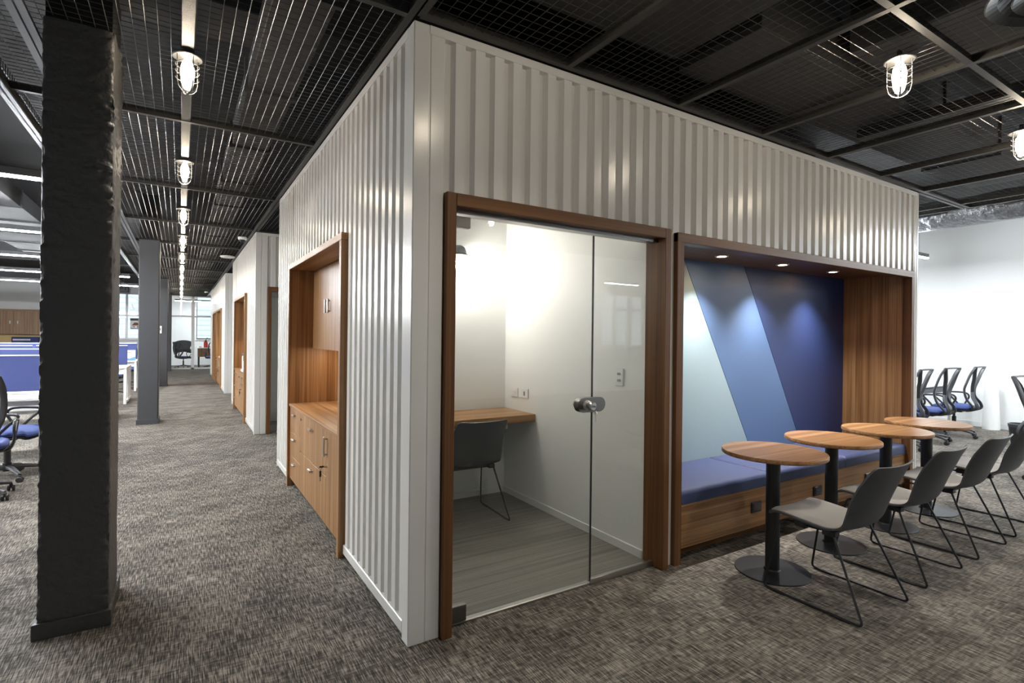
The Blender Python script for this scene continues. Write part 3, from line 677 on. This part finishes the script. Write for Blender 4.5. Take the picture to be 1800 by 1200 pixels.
# ------------------------------------------------------------------ office task chairs
def task_chair(label, loc, rz, group):
    t = thing('task_chair', label, 'chair', loc, group, rz=rz)
    for k in range(5):
        a = PI / 2 + .3 + k * 2 * PI / 5; c, s = math.cos(a), math.sin(a)
        lg = obj('base_leg', B().tube([(c * r, s * r, z) for r, z in ((.02, .105), (.12, .105), (.22, .09), (.30, .072))], [.030, .026, .021, .015], 8, ry=.75), 'office_grey', t, True, world=False)
        cx, cy = c * .30, s * .30
        w = B()
        for e in (-1, 1): w.lathe([(0, e * .006), (.022, e * .006), (.027, e * .010), (.027, e * .022), (.022, e * .026), (0, e * .026)], 14, (cx, cy, .027), 'x')
        w.bbox(cx - .012, cx + .012, cy - .014, cy + .014, .03, .068, .004)
        obj('caster', w, 'office_black', lg, True, world=False)
    obj('gas_stem', B().lathe([(.034, .07), (.034, .15), (.028, .155), (.028, .30), (.016, .305), (.016, .40)], 16), 'office_black', t, True, world=False)
    obj('mechanism', B().bbox(-.09, .09, -.12, .10, .375, .42, .01).tube([(.09, .02, .395), (.21, .02, .39)], .007, 6), 'office_black', t, world=False)
    rows = []
    def seat_rows(zc, th, sc, lift):
        R = []
        n = 40
        for (f, dz) in ((0.0, -th), (.85, -th), (.97, -th * .6), (1.0, 0), (.96, th * .6), (.85, th), (.5, th * 1.02), (0.0, th * .9)):
            R.append([(.245 * sc * f * math.copysign(abs(math.cos(a)) ** .55, math.cos(a)), .02 + .24 * sc * f * math.copysign(abs(math.sin(a)) ** .6, math.sin(a)), zc + dz - (.02 if math.sin(a) > .7 and f > .8 else 0)) for a in [2 * PI * j / n for j in range(n)]])
        return R
    obj('seat_cushion', B().grid(seat_rows(.455, .032, 1.0, 0), closed_v=True), 'seat_blue', t, True, world=False)
    obj('seat_pan', B().grid(seat_rows(.418, .012, .97, 0), closed_v=True), 'office_black', t, True, world=False)
    yz = [(1.07, -.305), (.95, -.285), (.85, -.262), (.76, -.238), (.68, -.222), (.60, -.240), (.53, -.285), (.47, -.305), (.43, -.27), (.405, -.15)]
    def Yz(z):
        for (z1, y1), (z0, y0) in zip(yz, yz[1:]):
            if z0 <= z <= z1: return y0 + (y1 - y0) * (z - z0) / (z1 - z0)
        return -.3 if z > 1 else -.15
    def strand(pts, r, n=6): return B().tube(smooth_curve([(x, Yz(z) + dy, z) for x, z, dy in pts], n), r, 8, ry=.55)
    bf = B()
    def add(o):
        i = len(bf.v); bf.v += o.v; bf.f += [tuple(i + k for k in f) for f in o.f]
    for s in (-1, 1):
        add(strand([(s * .20, 1.062, 0), (s * .225, .97, .03), (s * .232, .85, .045), (s * .22, .72, .05), (s * .17, .58, .055), (s * .10, .49, .06), (s * .06, .43, .03)], .028))
        add(strand([(s * .20, 1.06, 0), (s * .14, .99, .012), (s * .09, .90, .012), (s * .045, .78, .01), (s * .012, .68, 0)], .024))
        add(strand([(s * .012, .69, 0), (s * .05, .61, 0), (s * .085, .53, 0), (s * .09, .46, 0), (s * .07, .42, 0), (s * .05, .405, 0)], .024))
    add(strand([(-.205, 1.064, 0), (0, 1.068, -.012), (.205, 1.064, 0)], .020))
    obj('back_frame', bf, 'office_grey', t, True, world=False)
    for s in (-1, 1):
        arm = smooth_curve([(s * .15, -.02, .395), (s * .25, -.03, .41), (s * .285, -.06, .50), (s * .285, -.10, .59), (s * .285, -.06, .645), (s * .285, .08, .65), (s * .285, .17, .63), (s * .28, .10, .55), (s * .27, .03, .47), (s * .25, 0, .41)], 5)
        obj('armrest', B().tube(arm, .013, 8, ry=.8), 'office_black', t, True, world=False)
    return t
GC = 'task chairs'
tc0 = task_chair('black task chair with blue seat, third seat hidden at the pod corner', (8.25, 3.33, 0), 0.05, GC)
dup(tc0, (9.12, 3.33, 0), -.06, 'black task chair with blue seat at the white desk, next to the pod')
dup(tc0, (10.05, 3.32, 0), .04, 'black task chair with blue seat, closest to the white wall')
dup(tc0, (7.72, 1.66, 0), PI - .1, 'black task chair cut off by the photo edge beyond the last table')
dup(tc0, (-1.50, 6.22, 0), .1, 'black task chair beside the rough column, nearest the camera')
dup(tc0, (-1.42, 7.0, 0), -PI / 2 - .12, 'task chair with blue seat in front of the white desk behind the rough column')
# ------------------------------------------------------------------ desk rows
def desk_row(Y, k):
    names = ['nearest', 'second', 'third', 'fourth'][k]
    for u in range(2):
        x1 = -0.90 - 1.5 * u; x0 = x1 - 1.495
        for s, side in ((-1, 'corridor-facing'), (1, 'window-facing')):
            ya, yb = (Y - .60, Y - .03) if s < 0 else (Y + .03, Y + .60)
            t = thing('office_desk', 'white desk on the %s side of the %s row, %s' % ('near' if s < 0 else 'far', names, 'at the aisle' if u == 0 else 'away from the aisle'), 'desk', ((x0 + x1) / 2, (ya + yb) / 2, 0), 'white desks in rows')
            obj('desk_top', B().bbox(x0, x1, ya, yb, .715, .74, .003), 'white_lam', t)
            for xx in ((x1 - .05), x0) if u == 0 else (x0,):
                obj('leg_frame', B().bbox(xx, xx + .05, ya + .02, ya + .07, .0, .715, .003).bbox(xx, xx + .05, yb - .07, yb - .02, 0, .715, .003).bbox(xx, xx + .05, ya + .07, yb - .07, .02, .06, .003).bbox(xx, xx + .05, ya + .07, yb - .07, .66, .715, .003), 'white_lam', t)
            obj('front_beam', B().bbox(x0 + .05, x1 - .05, ya + .06, ya + .10, .60, .70, .003), 'white_lam', t)
            obj('cable_tray', B().box(x0 + .2, x1 - .2, (ya + yb) / 2 - .08, (ya + yb) / 2 + .08, .55, .57), 'white_lam', t)
    p = thing('desk_screen', 'blue fabric screen with pale top edge on the %s desk row' % names, 'partition', (-2.4, Y, .74), 'blue desk screens')
    for u in range(2):
        x1 = -0.93 - 1.5 * u; x0 = x1 - 1.44
        obj('screen_panel', B().bbox(x0, x1, Y - .016, Y + .016, .76, 1.155, .004), 'screen_blue', p)
        obj('top_trim', B().bbox(x0, x1, Y - .018, Y + .018, 1.155, 1.168, .002), 'white_lam', p)
        obj('clamp', B().box(x0 + .2, x0 + .26, Y - .02, Y + .02, .72, .77).box(x1 - .26, x1 - .2, Y - .02, Y + .02, .72, .77), 'office_grey', p)
for k, Y in enumerate((7.95, 10.85, 13.66, 16.5)): desk_row(Y, k)
def tent_card(x, y, label):
    t = thing('tent_card', label, 'card', (x, y, .74), 'tent cards on the desks')
    w = .16
    obj('card_face', B().poly([(x - w, y - .05, .742), (x + w, y - .05, .742), (x + w, y, 1.0), (x - w, y, 1.0)], (0, .004, 0)), 'paper', t)
    obj('card_back', B().poly([(x - w, y + .05, .742), (x + w, y + .05, .742), (x + w, y, 1.0), (x - w, y, 1.0)], (0, -.004, 0)), 'paper', t)
    obj('blue_wave', B().poly([(x - w, y - .0525, .742), (x + w, y - .0525, .742), (x + w, y - .035, .84), (x + .05, y - .0385, .80), (x - .04, y - .0375, .81), (x - w, y - .032, .86)], (0, .002, 0)), 'card_blue', t)
    obj('print_line', B().box(x - .09, x + .09, y - .0150, y - .012, .935, .95).box(x - .05, x + .05, y - .024, y - .02, .885, .893), 'print_dark', t)
tent_card(-1.28, 13.28, 'white tent card with a blue wave on the third desk row')
tent_card(-1.10, 16.15, 'white tent card with a blue wave on the fourth desk row')
for lab, p, r in (('black task chair under the third desk row beside the column', (-1.35, 14.9, 0), PI), ('black task chair by the second desk row seen past the rough column', (-1.4, 12.2, 0), PI), ('black task chair in front of the fourth desk row', (-1.25, 17.7, 0), PI)):
    dup(tc0, p, r, lab)
pd = thing('drawer_pedestal', 'white drawer pedestal at the aisle end behind the rough column', 'pedestal', (-1.12, 10.95, 0))
obj('body', B().bbox(-1.3, -.93, 10.62, 11.12, .04, .60, .003), 'white_lam', pd); 
for k in range(3): obj('drawer', B().bbox(-1.29, -.94, 10.605, 10.62, .06 + .18 * k, .235 + .18 * k, .002), 'white_lam', pd)
obj('caster', B().box(-1.27, -1.23, 10.66, 10.70, 0, .04).box(-1.0, -.96, 10.66, 10.70, 0, .04).box(-1.27, -1.23, 11.04, 11.08, 0, .04).box(-1.0, -.96, 11.04, 11.08, 0, .04), 'office_black', pd)
# far wall cabinets
wc = thing('wall_cabinet', 'long walnut wall cabinet with small white pulls on the far wall', 'cabinet', (-5.4, YB - .2, 1.31))
obj('carcass', B().bbox(-8.6, -3.4, YB - .38, YB - .002, 1.31, 2.24), 'wood_z', wc); obj('top_board', B().bbox(-8.62, -3.38, YB - .42, YB - .002, 2.24, 2.29), 'wood_x', wc)
for k in range(5):
    a = -8.6 + 1.04 * k + .02; d = obj('cabinet_door', B().bbox(a + .01, a + 1.02, YB - .40, YB - .38, 1.33, 2.2), 'wood_z', wc)
    for xx in (a + .1, a + .92): obj('handle', B().bbox(xx, xx + .03, YB - .42, YB - .40, 1.72, 1.84), 'plastic_white', d)
tag(obj('tile_splashback', B().box(-8.6, -3.4, YB - .012, YB - .002, .9, 1.30), 'yellow_tile'), 'yellow splashback under the walnut wall cabinet', 'splashback')
sb = thing('low_counter', 'walnut counter below the yellow splashback on the far wall', 'counter', (-6, YB - .3, 0))
obj('counter_top', B().bbox(-8.6, -3.4, YB - .62, YB - .014, .86, .90), 'wood_x', sb); obj('counter_front', B().box(-8.6, -3.4, YB - .58, YB - .014, 0, .86), 'wood_z', sb)
bxn = thing('document_box', 'dark blue box with white label strip on the far counter', 'box', (-5.1, YB - .35, .90))
obj('body', B().bbox(-5.5, -4.7, YB - .5, YB - .1, .90, 1.22), 'screen_blue', bxn); obj('label_strip', B().box(-5.46, -4.95, YB - .506, YB - .5, 1.08, 1.14), 'paper', bxn)
# ------------------------------------------------------------------ printers on niche worktops
def printer(y, label):
    t = thing('printer', label, 'printer', (X0 + .2, y, .78), 'printers in the niches')
    x0, x1 = X0 + .01, X0 + .40
    obj('body', B().bbox(x0, x1, y - .2, y + .2, .78, 1.06, .012), 'plastic_white', t); obj('lid', B().bbox(x0 - .005, x1, y - .205, y + .205, 1.062, 1.10, .006), 'office_black', t)
    obj('paper_tray', B().bbox(x0 - .02, x0 + .02, y - .17, y + .17, .79, .83, .004), 'plastic_white', t)
    obj('control_panel', B().bbox(x0 - .008, x0, y - .20, y - .08, .98, 1.055, .003), 'office_black', t)
    obj('paper_roll', B().lathe([(.02, 0), (.06, 0), (.06, .10), (.02, .10)], 20, (x0 + .2, y + .02, 1.10)), 'paper', t, True)
printer(10.05, 'white printer with dark lid in the second pod niche'); printer(16.15, 'white printer with dark lid in the third pod niche')
# ------------------------------------------------------------------ glazed end office
gp = thing('glass_partition', 'glazed office partition with white mullions closing the corridor', 'partition', (.9, 24.9, 0))
mb = (-.36, .43, 1.30, 2.4)
for x in mb: obj('mullion', B().bbox(x - .055, x + .055, 24.87, 24.93, 0, 2.95), 'alu_white', gp)
obj('transom', B().bbox(-.36, 2.4, 24.87, 24.93, 2.88, 2.98), 'alu_white', gp); obj('transom', B().bbox(-.36, 2.4, 24.88, 24.92, 2.08, 2.13), 'alu_white', gp); obj('sill_rail', B().bbox(-.36, 2.4, 24.87, 24.93, 0, .06), 'alu_white', gp)
for a, c in zip(mb, mb[1:]):
    for z0, z1 in ((.06, 2.08), (2.13, 2.88)): obj('pane', B().box(a + .055, c - .055, 24.896, 24.904, z0, z1), 'glass', gp)
od = thing('manager_desk', 'walnut desk with a deep front panel in the glazed end office', 'desk', (1.5, 26.2, 0))
obj('desk_top', B().bbox(.62, 2.6, 25.8, 26.5, .80, .84), 'white_lam', od); obj('front_panel', B().bbox(.62, 2.6, 25.82, 25.85, .45, .80), 'wood_z', od); obj('leg', B().bbox(.64, .7, 25.85, 26.45, 0, .80), 'office_black', od); obj('leg', B().bbox(2.5, 2.56, 25.85, 26.45, 0, .80), 'office_black', od)
bo = thing('red_bottle', 'red drinking bottle with black loop cap on the end office desk', 'bottle', (.92, 26.0, .84))
obj('body', B().lathe([(0, .84), (.07, .84), (.075, .86), (.075, 1.05), (.04, 1.1), (0, 1.1)], 16, (.92, 26, 0)), 'red', bo, True); obj('cap', B().lathe([(.045, 1.09), (.045, 1.15), (0, 1.15)], 12, (.92, 26, 0)).tube([(.92, 26, 1.14), (.95, 26, 1.22), (.99, 26, 1.25)], .015, 6), 'office_black', bo)
for k, (x, y, w, h, m, lab) in enumerate(((.72, 25.95, .05, .05, 'red', 'small red tin on the end office desk'), (1.22, 26.05, .2, .05, 'brown_print', 'brown folder pile on the end office desk'), (1.5, 26.0, .12, .03, 'paper', 'white paper sheaf on the end office desk'), (1.62, 26.15, .08, .2, 'office_black', 'black pen holder on the end office desk'))):
    t = thing(['tin', 'folder', 'paper_sheaf', 'pen_holder'][k], lab, ['tin', 'folder', 'paper', 'holder'][k], (x, y, .84))
    obj('body', B().bbox(x - w, x + w, y - .1, y + .1, .84, .84 + h, .008), m, t); obj('edge_band', B().bbox(x - w * .8, x + w * .8, y - .104, y - .1, .845, .84 + h * .6, .001), 'paper' if m != 'paper' else 'slot_grey', t)
dup(tc0, (.12, 25.75, 0), -.9, 'black task chair with a draped jacket behind the end office glass')
jk = B(); rows = []
for i in range(9):
    z = 1.12 - .06 * i
    rows.append([(.12 + (.26 + .02 * math.sin(i * 1.3)) * math.cos(a) * (1 + .12 * math.sin(3 * a + i)), 25.68 + (.10 + .012 * i) * math.sin(a), z - .03 * math.cos(2 * a)) for a in [2 * PI * j / 24 for j in range(24)]])
jk.grid(rows, closed_v=True)
jo = thing('jacket', 'dark jacket hung over the chair in the glazed end office', 'jacket', (.12, 25.68, .64))
obj('body', jk, 'chair_shell', jo, True); obj('sleeve', B().tube(smooth_curve([(-.14, 25.66, 1.06), (-.20, 25.62, .9), (-.19, 25.6, .72), (-.14, 25.6, .56)], 5), .055, 10), 'chair_shell', jo, True)
dup(tc0, (1.15, 25.5, 0), .3, 'black task chair in front of the walnut desk in the end office')
# ------------------------------------------------------------------ desk area by the white wall
wd = thing('white_desk', 'long white desk lined with task chairs beside the bright wall', 'desk', (8.8, 3.95, 0))
obj('desk_top', B().bbox(6.4, 10.95, 3.60, 4.25, .715, .74, .003), 'white_lam', wd)
for x in (6.4, 8.6, 10.9): obj('leg_frame', B().bbox(x, x + .05, 3.64, 3.69, 0, .715).bbox(x, x + .05, 4.16, 4.21, 0, .715).bbox(x, x + .05, 3.69, 4.16, .02, .06), 'white_lam', wd)
obj('modesty_panel', B().bbox(6.5, 10.9, 4.19, 4.21, .25, .70), 'white_lam', wd); obj('front_beam', B().bbox(6.45, 10.9, 3.66, 3.70, .61, .70), 'duct_grey', wd)
vs = thing('bud_vase', 'dark bud vase with thin leaves on the white desk', 'vase', (9.15, 3.72, .74))
obj('vase_body', B().lathe([(0, .74), (.028, .74), (.03, .78), (.024, .88), (.026, .93), (.02, .93), (0, .90)], 16, (9.15, 3.72, 0)), 'office_grey', vs, True)
for k, (dx, dy, h) in enumerate(((-.02, .12, .16), (.03, .05, .12), (.0, -.06, .12))):
    p = [(9.15, 3.72, .92), (9.15 + dx * .5, 3.72 + dy * .4, .92 + h), (9.15 + dx, 3.72 + dy, .92 + h * 1.05), (9.15 + dx * 1.6, 3.72 + dy * 1.5, .92 + h * .8)]
    obj('leaf', B().tube(smooth_curve(p, 4), [.004] * 5 + [.012] * 5 + [.008] * 2 + [.001], 5, ry=.3), 'leaf', vs)
obj('stem', B().tube([(9.15, 3.72, .9), (9.16, 3.66, 1.05), (9.16, 3.62, 1.16)], .004, 5), 'leaf', vs); obj('flower', B().lathe([(0, 1.14), (.03, 1.15), (.045, 1.18), (.03, 1.21), (0, 1.2)], 8, (9.16, 3.61, 0)), 'office_black', vs)
tag(obj('paper_roll', B().lathe([(.10, 0), (.115, .003), (.105, .3), (.085, .74), (.07, .74), (.07, .2), (0, .1)], 28, (11.33, 3.25, 0)), 'paper', None, True), 'white paper roll standing on end against the bright wall', 'paper roll')
bn = thing('waste_bin', 'black wire waste bin beyond the last chair at the photo edge', 'bin', (9.9, 2.52, 0))
obj('bin_body', B().lathe([(.10, .01), (.13, .28), (.125, .28), (.096, .015), (0, .012)], 20, (9.9, 2.52, 0)), 'office_black', bn, True); obj('bin_liner', B().lathe([(.132, .26), (.137, .30), (.12, .31), (.115, .24)], 20, (9.9, 2.52, 0)), 'office_grey', bn, True)
# ------------------------------------------------------------------ mesh ceiling
ZM = 2.905
def mesh_ceiling(name, label, xbars, ybars, skip=(), edge=()):
    t = thing(name, label, 'ceiling grid', (xbars[0], ybars[0], ZM), 'wire mesh ceilings')
    y0, y1, x0, x1 = ybars[0], ybars[-1], xbars[0], xbars[-1]
    for x in xbars: obj('frame_bar', B().box(x - .016, x + .016, y0, y1, ZM - .02, ZM - .018).box(x - .003, x + .003, y0, y1, ZM - .018, ZM + .03), 'bar_metal', t)
    for y in ybars: obj('frame_bar', B().box(x0, x1, y - .016, y + .016, ZM - .0195, ZM - .0175).box(x0, x1, y - .003, y + .003, ZM - .0175, ZM + .03), 'bar_metal', t)
    r = .0017
    for xa, xb in zip(xbars, xbars[1:]):
        for ya, yb in zip(ybars, ybars[1:]):
            if (round(xa, 2), round(ya, 2)) in skip: continue
            b = B(); n = int((xb - xa) / .0505); m = int((yb - ya) / .0505)
            sag = .004
            def zz(x, y, e): return ZM + .007 - sag * math.sin(PI * (x - xa) / (xb - xa)) * math.sin(PI * (y - ya) / (yb - ya)) + e
            ny = 6
            for k in range(1, n):
                x = xa + (xb - xa) * k / n
                b.tube([(x, ya + (yb - ya) * j / ny, zz(x, ya + (yb - ya) * j / ny, -.002)) for j in range(ny + 1)], r, 4, caps=False)
            nx = 4
            for k in range(1, m):
                y = ya + (yb - ya) * k / m
                b.tube([(xa + (xb - xa) * j / nx, y, zz(xa + (xb - xa) * j / nx, y, .002)) for j in range(nx + 1)], r, 4, caps=False)
            o = obj('wire_mesh', b, 'wire_metal', t); o['kind'] = 'stuff'
    return t
yb_c = [-1.7, .31] + [2.31 + 2.0 * k for k in range(12)]
mesh_ceiling('mesh_ceiling', 'dark wire mesh ceiling running along the corridor', [-.62, X0 - .022], yb_c)
mesh_ceiling('mesh_ceiling', 'narrow dark wire mesh strip beside the rough column', [-.89, -.66], yb_c[:10])
mesh_ceiling('mesh_ceiling', 'dark wire mesh ceiling over the tables and chairs', [X0 + .02, 1.765, 2.635, 3.505, 4.375, 5.25, 6.12, 7.0, 7.25], [-2.5, -1.3, -.1, 1.10, 2.285])
mesh_ceiling('mesh_ceiling', 'dark wire mesh ceiling past the end of the nearest pod', [6.13, 7.0, 7.25], [2.33, 3.5, 4.7])
mesh_ceiling('mesh_ceiling', 'dark wire mesh ceiling in the gap between the first two pods', [X0 + .02, 2.0, 3.1], [6.25, 8.31])
mesh_ceiling('mesh_ceiling', 'dark wire mesh ceiling in the gap before the third pod', [X0 + .02, 2.0, 3.1], [12.28, 14.39])
sd = thing('mesh_drop', 'vertical wire mesh edge hanging beside the rough column', 'ceiling grid', (-.9, 3, 2.9))
b = B()
for k in range(160): y = 2.0 + .05 * k; b.box(-.902, -.898, y - .002, y + .002, 2.86, 3.02)
for z in (2.92, 2.97): b.box(-.902, -.898, 2.0, 10, z - .002, z + .002)
o = obj('wire_mesh', b, 'wire_metal', sd); o['kind'] = 'stuff'; obj('edge_angle', B().box(-.93, -.875, -1.7, 18.3, 2.85, 2.862).box(-.905, -.897, -1.7, 18.3, 2.85, 2.90), 'duct_grey', sd)
tk = thing('cable_trunking', 'straight galvanised cable trunking above the corridor lamps', 'trunking', (.02, 3, 2.93))
obj('channel', B().bbox(-.008, .048, -1.5, 24.8, 2.888, 2.902, .002), 'trunk_metal', tk)
for k in range(13): obj('joint_plate', B().box(-.011, .051, 1.2 + 2 * k, 1.24 + 2 * k, 2.887, 2.903), 'trunk_metal', tk)
# ------------------------------------------------------------------ caged lamps
def caged_lamp(label, loc, group, watt=11, rise=.0155):
    t = thing('caged_lamp', label, 'lamp', loc, group)
    obj('canopy_disc', B().lathe([(0, .012), (.04, .012), (.068, 0), (.071, -.005), (.066, -.008), (.052, -.004), (0, -.004)], 28), 'galv', t, True, world=False)
    obj('glass_jar', B().lathe([(.046, -.006), (.047, -.125), (.043, -.152), (.03, -.172), (.012, -.18), (0, -.181)], 24), 'jar', t, True, world=False)
    obj('bulb', B().lathe([(.014, -.012), (.028, -.045), (.033, -.075), (.031, -.10), (.021, -.120), (.012, -.127), (0, -.129)], 14), 'bulb', t, True, world=False)
    cg = B()
    for k in range(3):
        z = -.045 - .034 * k; cg.tube([(.054 * math.cos(a), .054 * math.sin(a), z) for a in [2 * PI * j / 24 for j in range(24)]], .0022, 5, closed=True)
    for k in range(4):
        a = .5 + k * PI / 2; cg.tube([(r * math.cos(a), r * math.sin(a), z) for r, z in ((.053, -.004), (.053, -.13), (.046, -.163), (.03, -.182), (.012, -.191), (0, -.193))], .0022, 5)
    obj('cage', cg, 'cage_metal', t, world=False)
    obj('stem', B().lathe([(.012, .012), (.012, rise)], 10), 'galv', t, world=False)
    ld = bpy.data.lights.new('fill_spot', 'SPOT'); ld.energy = watt; ld.spot_size = math.radians(138); ld.spot_blend = 0.9; ld.shadow_soft_size = 0.025; ld.color = (1, .92, .80)  # downward spot added under the bulb as overhead fill for floor and seats
    lo = bpy.data.objects.new('fill_spot', ld); COL.objects.link(lo); lo.parent = t; lo.location = (0, 0, -.134)
    return t
ordn = ['nearest', 'second', 'third', 'fourth', 'fifth', 'sixth', 'seventh', 'eighth', 'ninth', 'tenth', 'eleventh']
LZ = 2.872
lm = caged_lamp('nearest caged ceiling lamp above the corridor, beside the rough column', (.02, 3.26, LZ), 'caged lamps along the corridor')
for k in range(1, 11): dup(lm, (.02, 3.26 + 2.0 * k, LZ), .7 * k, '%s caged ceiling lamp down the corridor' % ordn[k])
lm2 = caged_lamp('caged ceiling lamp above the tables, the larger of the two', (3.12, 1.27, LZ), 'caged lamps over the lounge', 20, .05)
for lab, p in ( ('caged ceiling lamp near the photo edge above the last table', (4.87, 1.25, LZ)), ('caged ceiling lamp in front of the booth door', (1.36, 1.28, LZ)), ('caged ceiling lamp past the last table', (6.6, 1.25, LZ)), ('caged ceiling lamp mirrored high in the booth glass', (3.12, -.75, LZ))):
    dup(lm2, p, .4, lab, 'caged lamps over the lounge')
# ------------------------------------------------------------------ linear pendants
def pendant(label, x0, x1, y, z, group, mat='led'):
    t = thing('linear_pendant', label, 'lamp', ((x0 + x1) / 2, y, z), group)
    obj('housing', B().bbox(x0, x1, y - .03, y + .03, z, z + .06, .003), 'duct_grey', t)
    obj('diffuser', B().box(x0 + .005, x1 - .005, y - .026, y + .026, z - .014, z + .0), mat, t)
    for x in (x0 + .3, x1 - .3): obj('hanger', B().tube([(x, y, z + .06), (x, y, ZC)], .0025, 4), 'dark_steel', t)
    return t
for k, y in enumerate((5.6, 8.6, 11.4, 14.3, 17.0)):
    pendant('%s linear pendant lamp over the left desk rows' % ordn[k], -8.4, -.95, y, 2.65, 'linear pendants over the desks')
pendant('linear pendant lamp ending just past the pod, over the white desk', 6.6, 10.35, 3.8, 2.80, 'linear pendants by the white wall', 'led_soft')
pendant('linear pendant lamp by the white wall, second behind the pod', 6.6, 10.35, 6.6, 2.80, 'linear pendants by the white wall', 'led_soft')
for k, y in enumerate((1.0, -1.8)): pendant('%s added fill pendant beyond the lounge tables' % ['near', 'farther'][k], 7.7, 11.2, y, 2.80, 'linear pendants beyond the lounge', 'led_soft')  # both added out of view as cool fill, clear of the glass reflections
pendant('linear pendant lamp by the three-light window', 8.9, 10.0, -5.2, 2.80, 'linear pendants beyond the lounge', 'led_soft')
pendant('added fill pendant inside the glazed end office', -.2, 2.4, 26.4, 2.80, 'end office fill light', 'led_soft')  # added to brighten the wall behind the partition
# ------------------------------------------------------------------ ceiling services
sv = [('air_duct', 'wide dark sheet metal duct above the mesh by the pod corner', (1.2, 2.5, -3, 2.2, 3.1, 3.45), 'slab_grey'), ('air_duct', 'dark sheet metal duct crossing above the tables', (2.6, 7.2, 1.7, 2.25, 3.08, 3.4), 'slab_grey'), ('air_duct', 'sheet metal duct above the lounge lamps', (3.3, 3.9, -3, 1.6, 3.1, 3.4), 'slab_grey'), ('air_duct', 'grey sheet metal duct over the left desks', (-2.6, -1.7, 2, 26, 2.98, 3.19), 'slab_grey'), ('air_duct', 'slim duct above the corridor mesh', (.35, .62, -1, 24, 2.99, 3.18), 'slab_grey')]
for nme, lab, (a, c, d, e, f, gz), mt in sv:
    t = thing(nme, lab, 'duct', ((a + c) / 2, (d + e) / 2, f)); obj('duct_body', B().bbox(a, c, d, e, f, gz), mt, t)
    lng = (e - d) > (c - a); L = (e - d) if lng else (c - a); n = max(1, int(L / 1.2))
    for k in range(1, n + 1):
        s = (d if lng else a) + k * L / (n + 1)
        obj('duct_flange', B().box(a - .02, c + .02, s - .015, s + .015, f - .02, gz) if lng else B().box(s - .015, s + .015, d - .02, e + .02, f - .02, gz), mt, t)
for k, y in enumerate((3.46, 10.31, 17.3, 24.2)):
    struct('beam', B().box(XL, 6.0, y - .2, y + .2, 3.2, ZC), 'slab_grey', '%s dark concrete beam across the ceiling' % ordn[k])
ct = thing('cable_tray', 'perforated cable tray above the lounge mesh', 'tray', (4.6, 0.3, 3.0)); obj('tray_pan', B().box(4.45, 4.75, -3, 2.1, 3.0, 3.01).box(4.45, 4.456, -3, 2.1, 3.01, 3.07).box(4.744, 4.75, -3, 2.1, 3.01, 3.07), 'galv', ct)
fd = thing('foil_duct', 'crumpled foil-wrapped round duct below the ceiling by the white wall', 'duct', (9.2, 2.5, 3.2))
rows = []
for i in range(90):
    y = -4 + 12 * i / 89
    rows.append([(9.2 + (.24 + .035 * noise.noise(Vector((y * 2.2, math.cos(a) * 2, math.sin(a) * 2))) + .012 * noise.noise(Vector((y * 9, a * 3, 1)))) * math.cos(a), y, 3.24 + (.20 + .03 * noise.noise(Vector((y * 2.2, math.cos(a) * 2, math.sin(a) * 2)))) * math.sin(a)) for a in [2 * PI * j / 28 for j in range(28)]])
obj('foil_wrap', B().grid(rows, closed_v=True), 'foil', fd, True)
for y in (-2, 1, 4): obj('hanger_strap', B().box(9.19, 9.21, y - .02, y + .02, 3.4, ZC), 'galv', fd)
df = thing('round_diffuser', 'round ringed ceiling air diffuser in dark metal at the mesh edge', 'diffuser', (3.02, .585, 2.86))
for r0, r1, za, zb2 in ((.225, .30, 2.90, 2.852), (.145, .215, 2.895, 2.846), (.065, .135, 2.885, 2.842), (.0, .055, 2.87, 2.84)): obj('diffuser_ring', B().lathe([(r0, za), ((r0 + r1) / 2, (za * .35 + zb2 * .65)), (r1, zb2), (r1 + .005, zb2 + .004), ((r0 + r1) / 2, za * .35 + zb2 * .65 + .006), (r0, za + .006)], 48, (3.02, .585, 0)), 'gloss_black', df)
obj('diffuser_neck', B().lathe([(.23, 2.905), (.23, 3.1)], 32, (3.02, .585, 0)), 'slab_grey', df, True)
for lab, (x, y) in (('white dome camera under the corridor mesh by the second pod', (.78, 8.95)), ('white dome camera near the glazed end office', (.76, 21.3))):
    t = thing('dome_camera', lab, 'camera', (x, y, 2.885)); obj('housing', B().lathe([(0, 2.885), (.06, 2.885), (.062, 2.86), (.052, 2.845), (0, 2.845)], 20, (x, y, 0)), 'plastic_white', t, True); obj('dome', B().lathe([(.042, 2.845), (.038, 2.825), (.022, 2.81), (0, 2.805)], 16, (x, y, 0)), 'office_black', t, True)
t = thing('smoke_detector', 'white round access point under the corridor mesh', 'detector', (.74, 11.3, 2.885)); obj('disc', B().lathe([(0, 2.885), (.12, 2.885), (.125, 2.87), (.11, 2.855), (0, 2.85)], 28, (.74, 11.3, 0)), 'plastic_white', t, True); obj('status_light', B().lathe([(0, 2.849), (.01, 2.849), (.01, 2.852)], 8, (.74, 11.3, 0)), 'slot_grey', t)
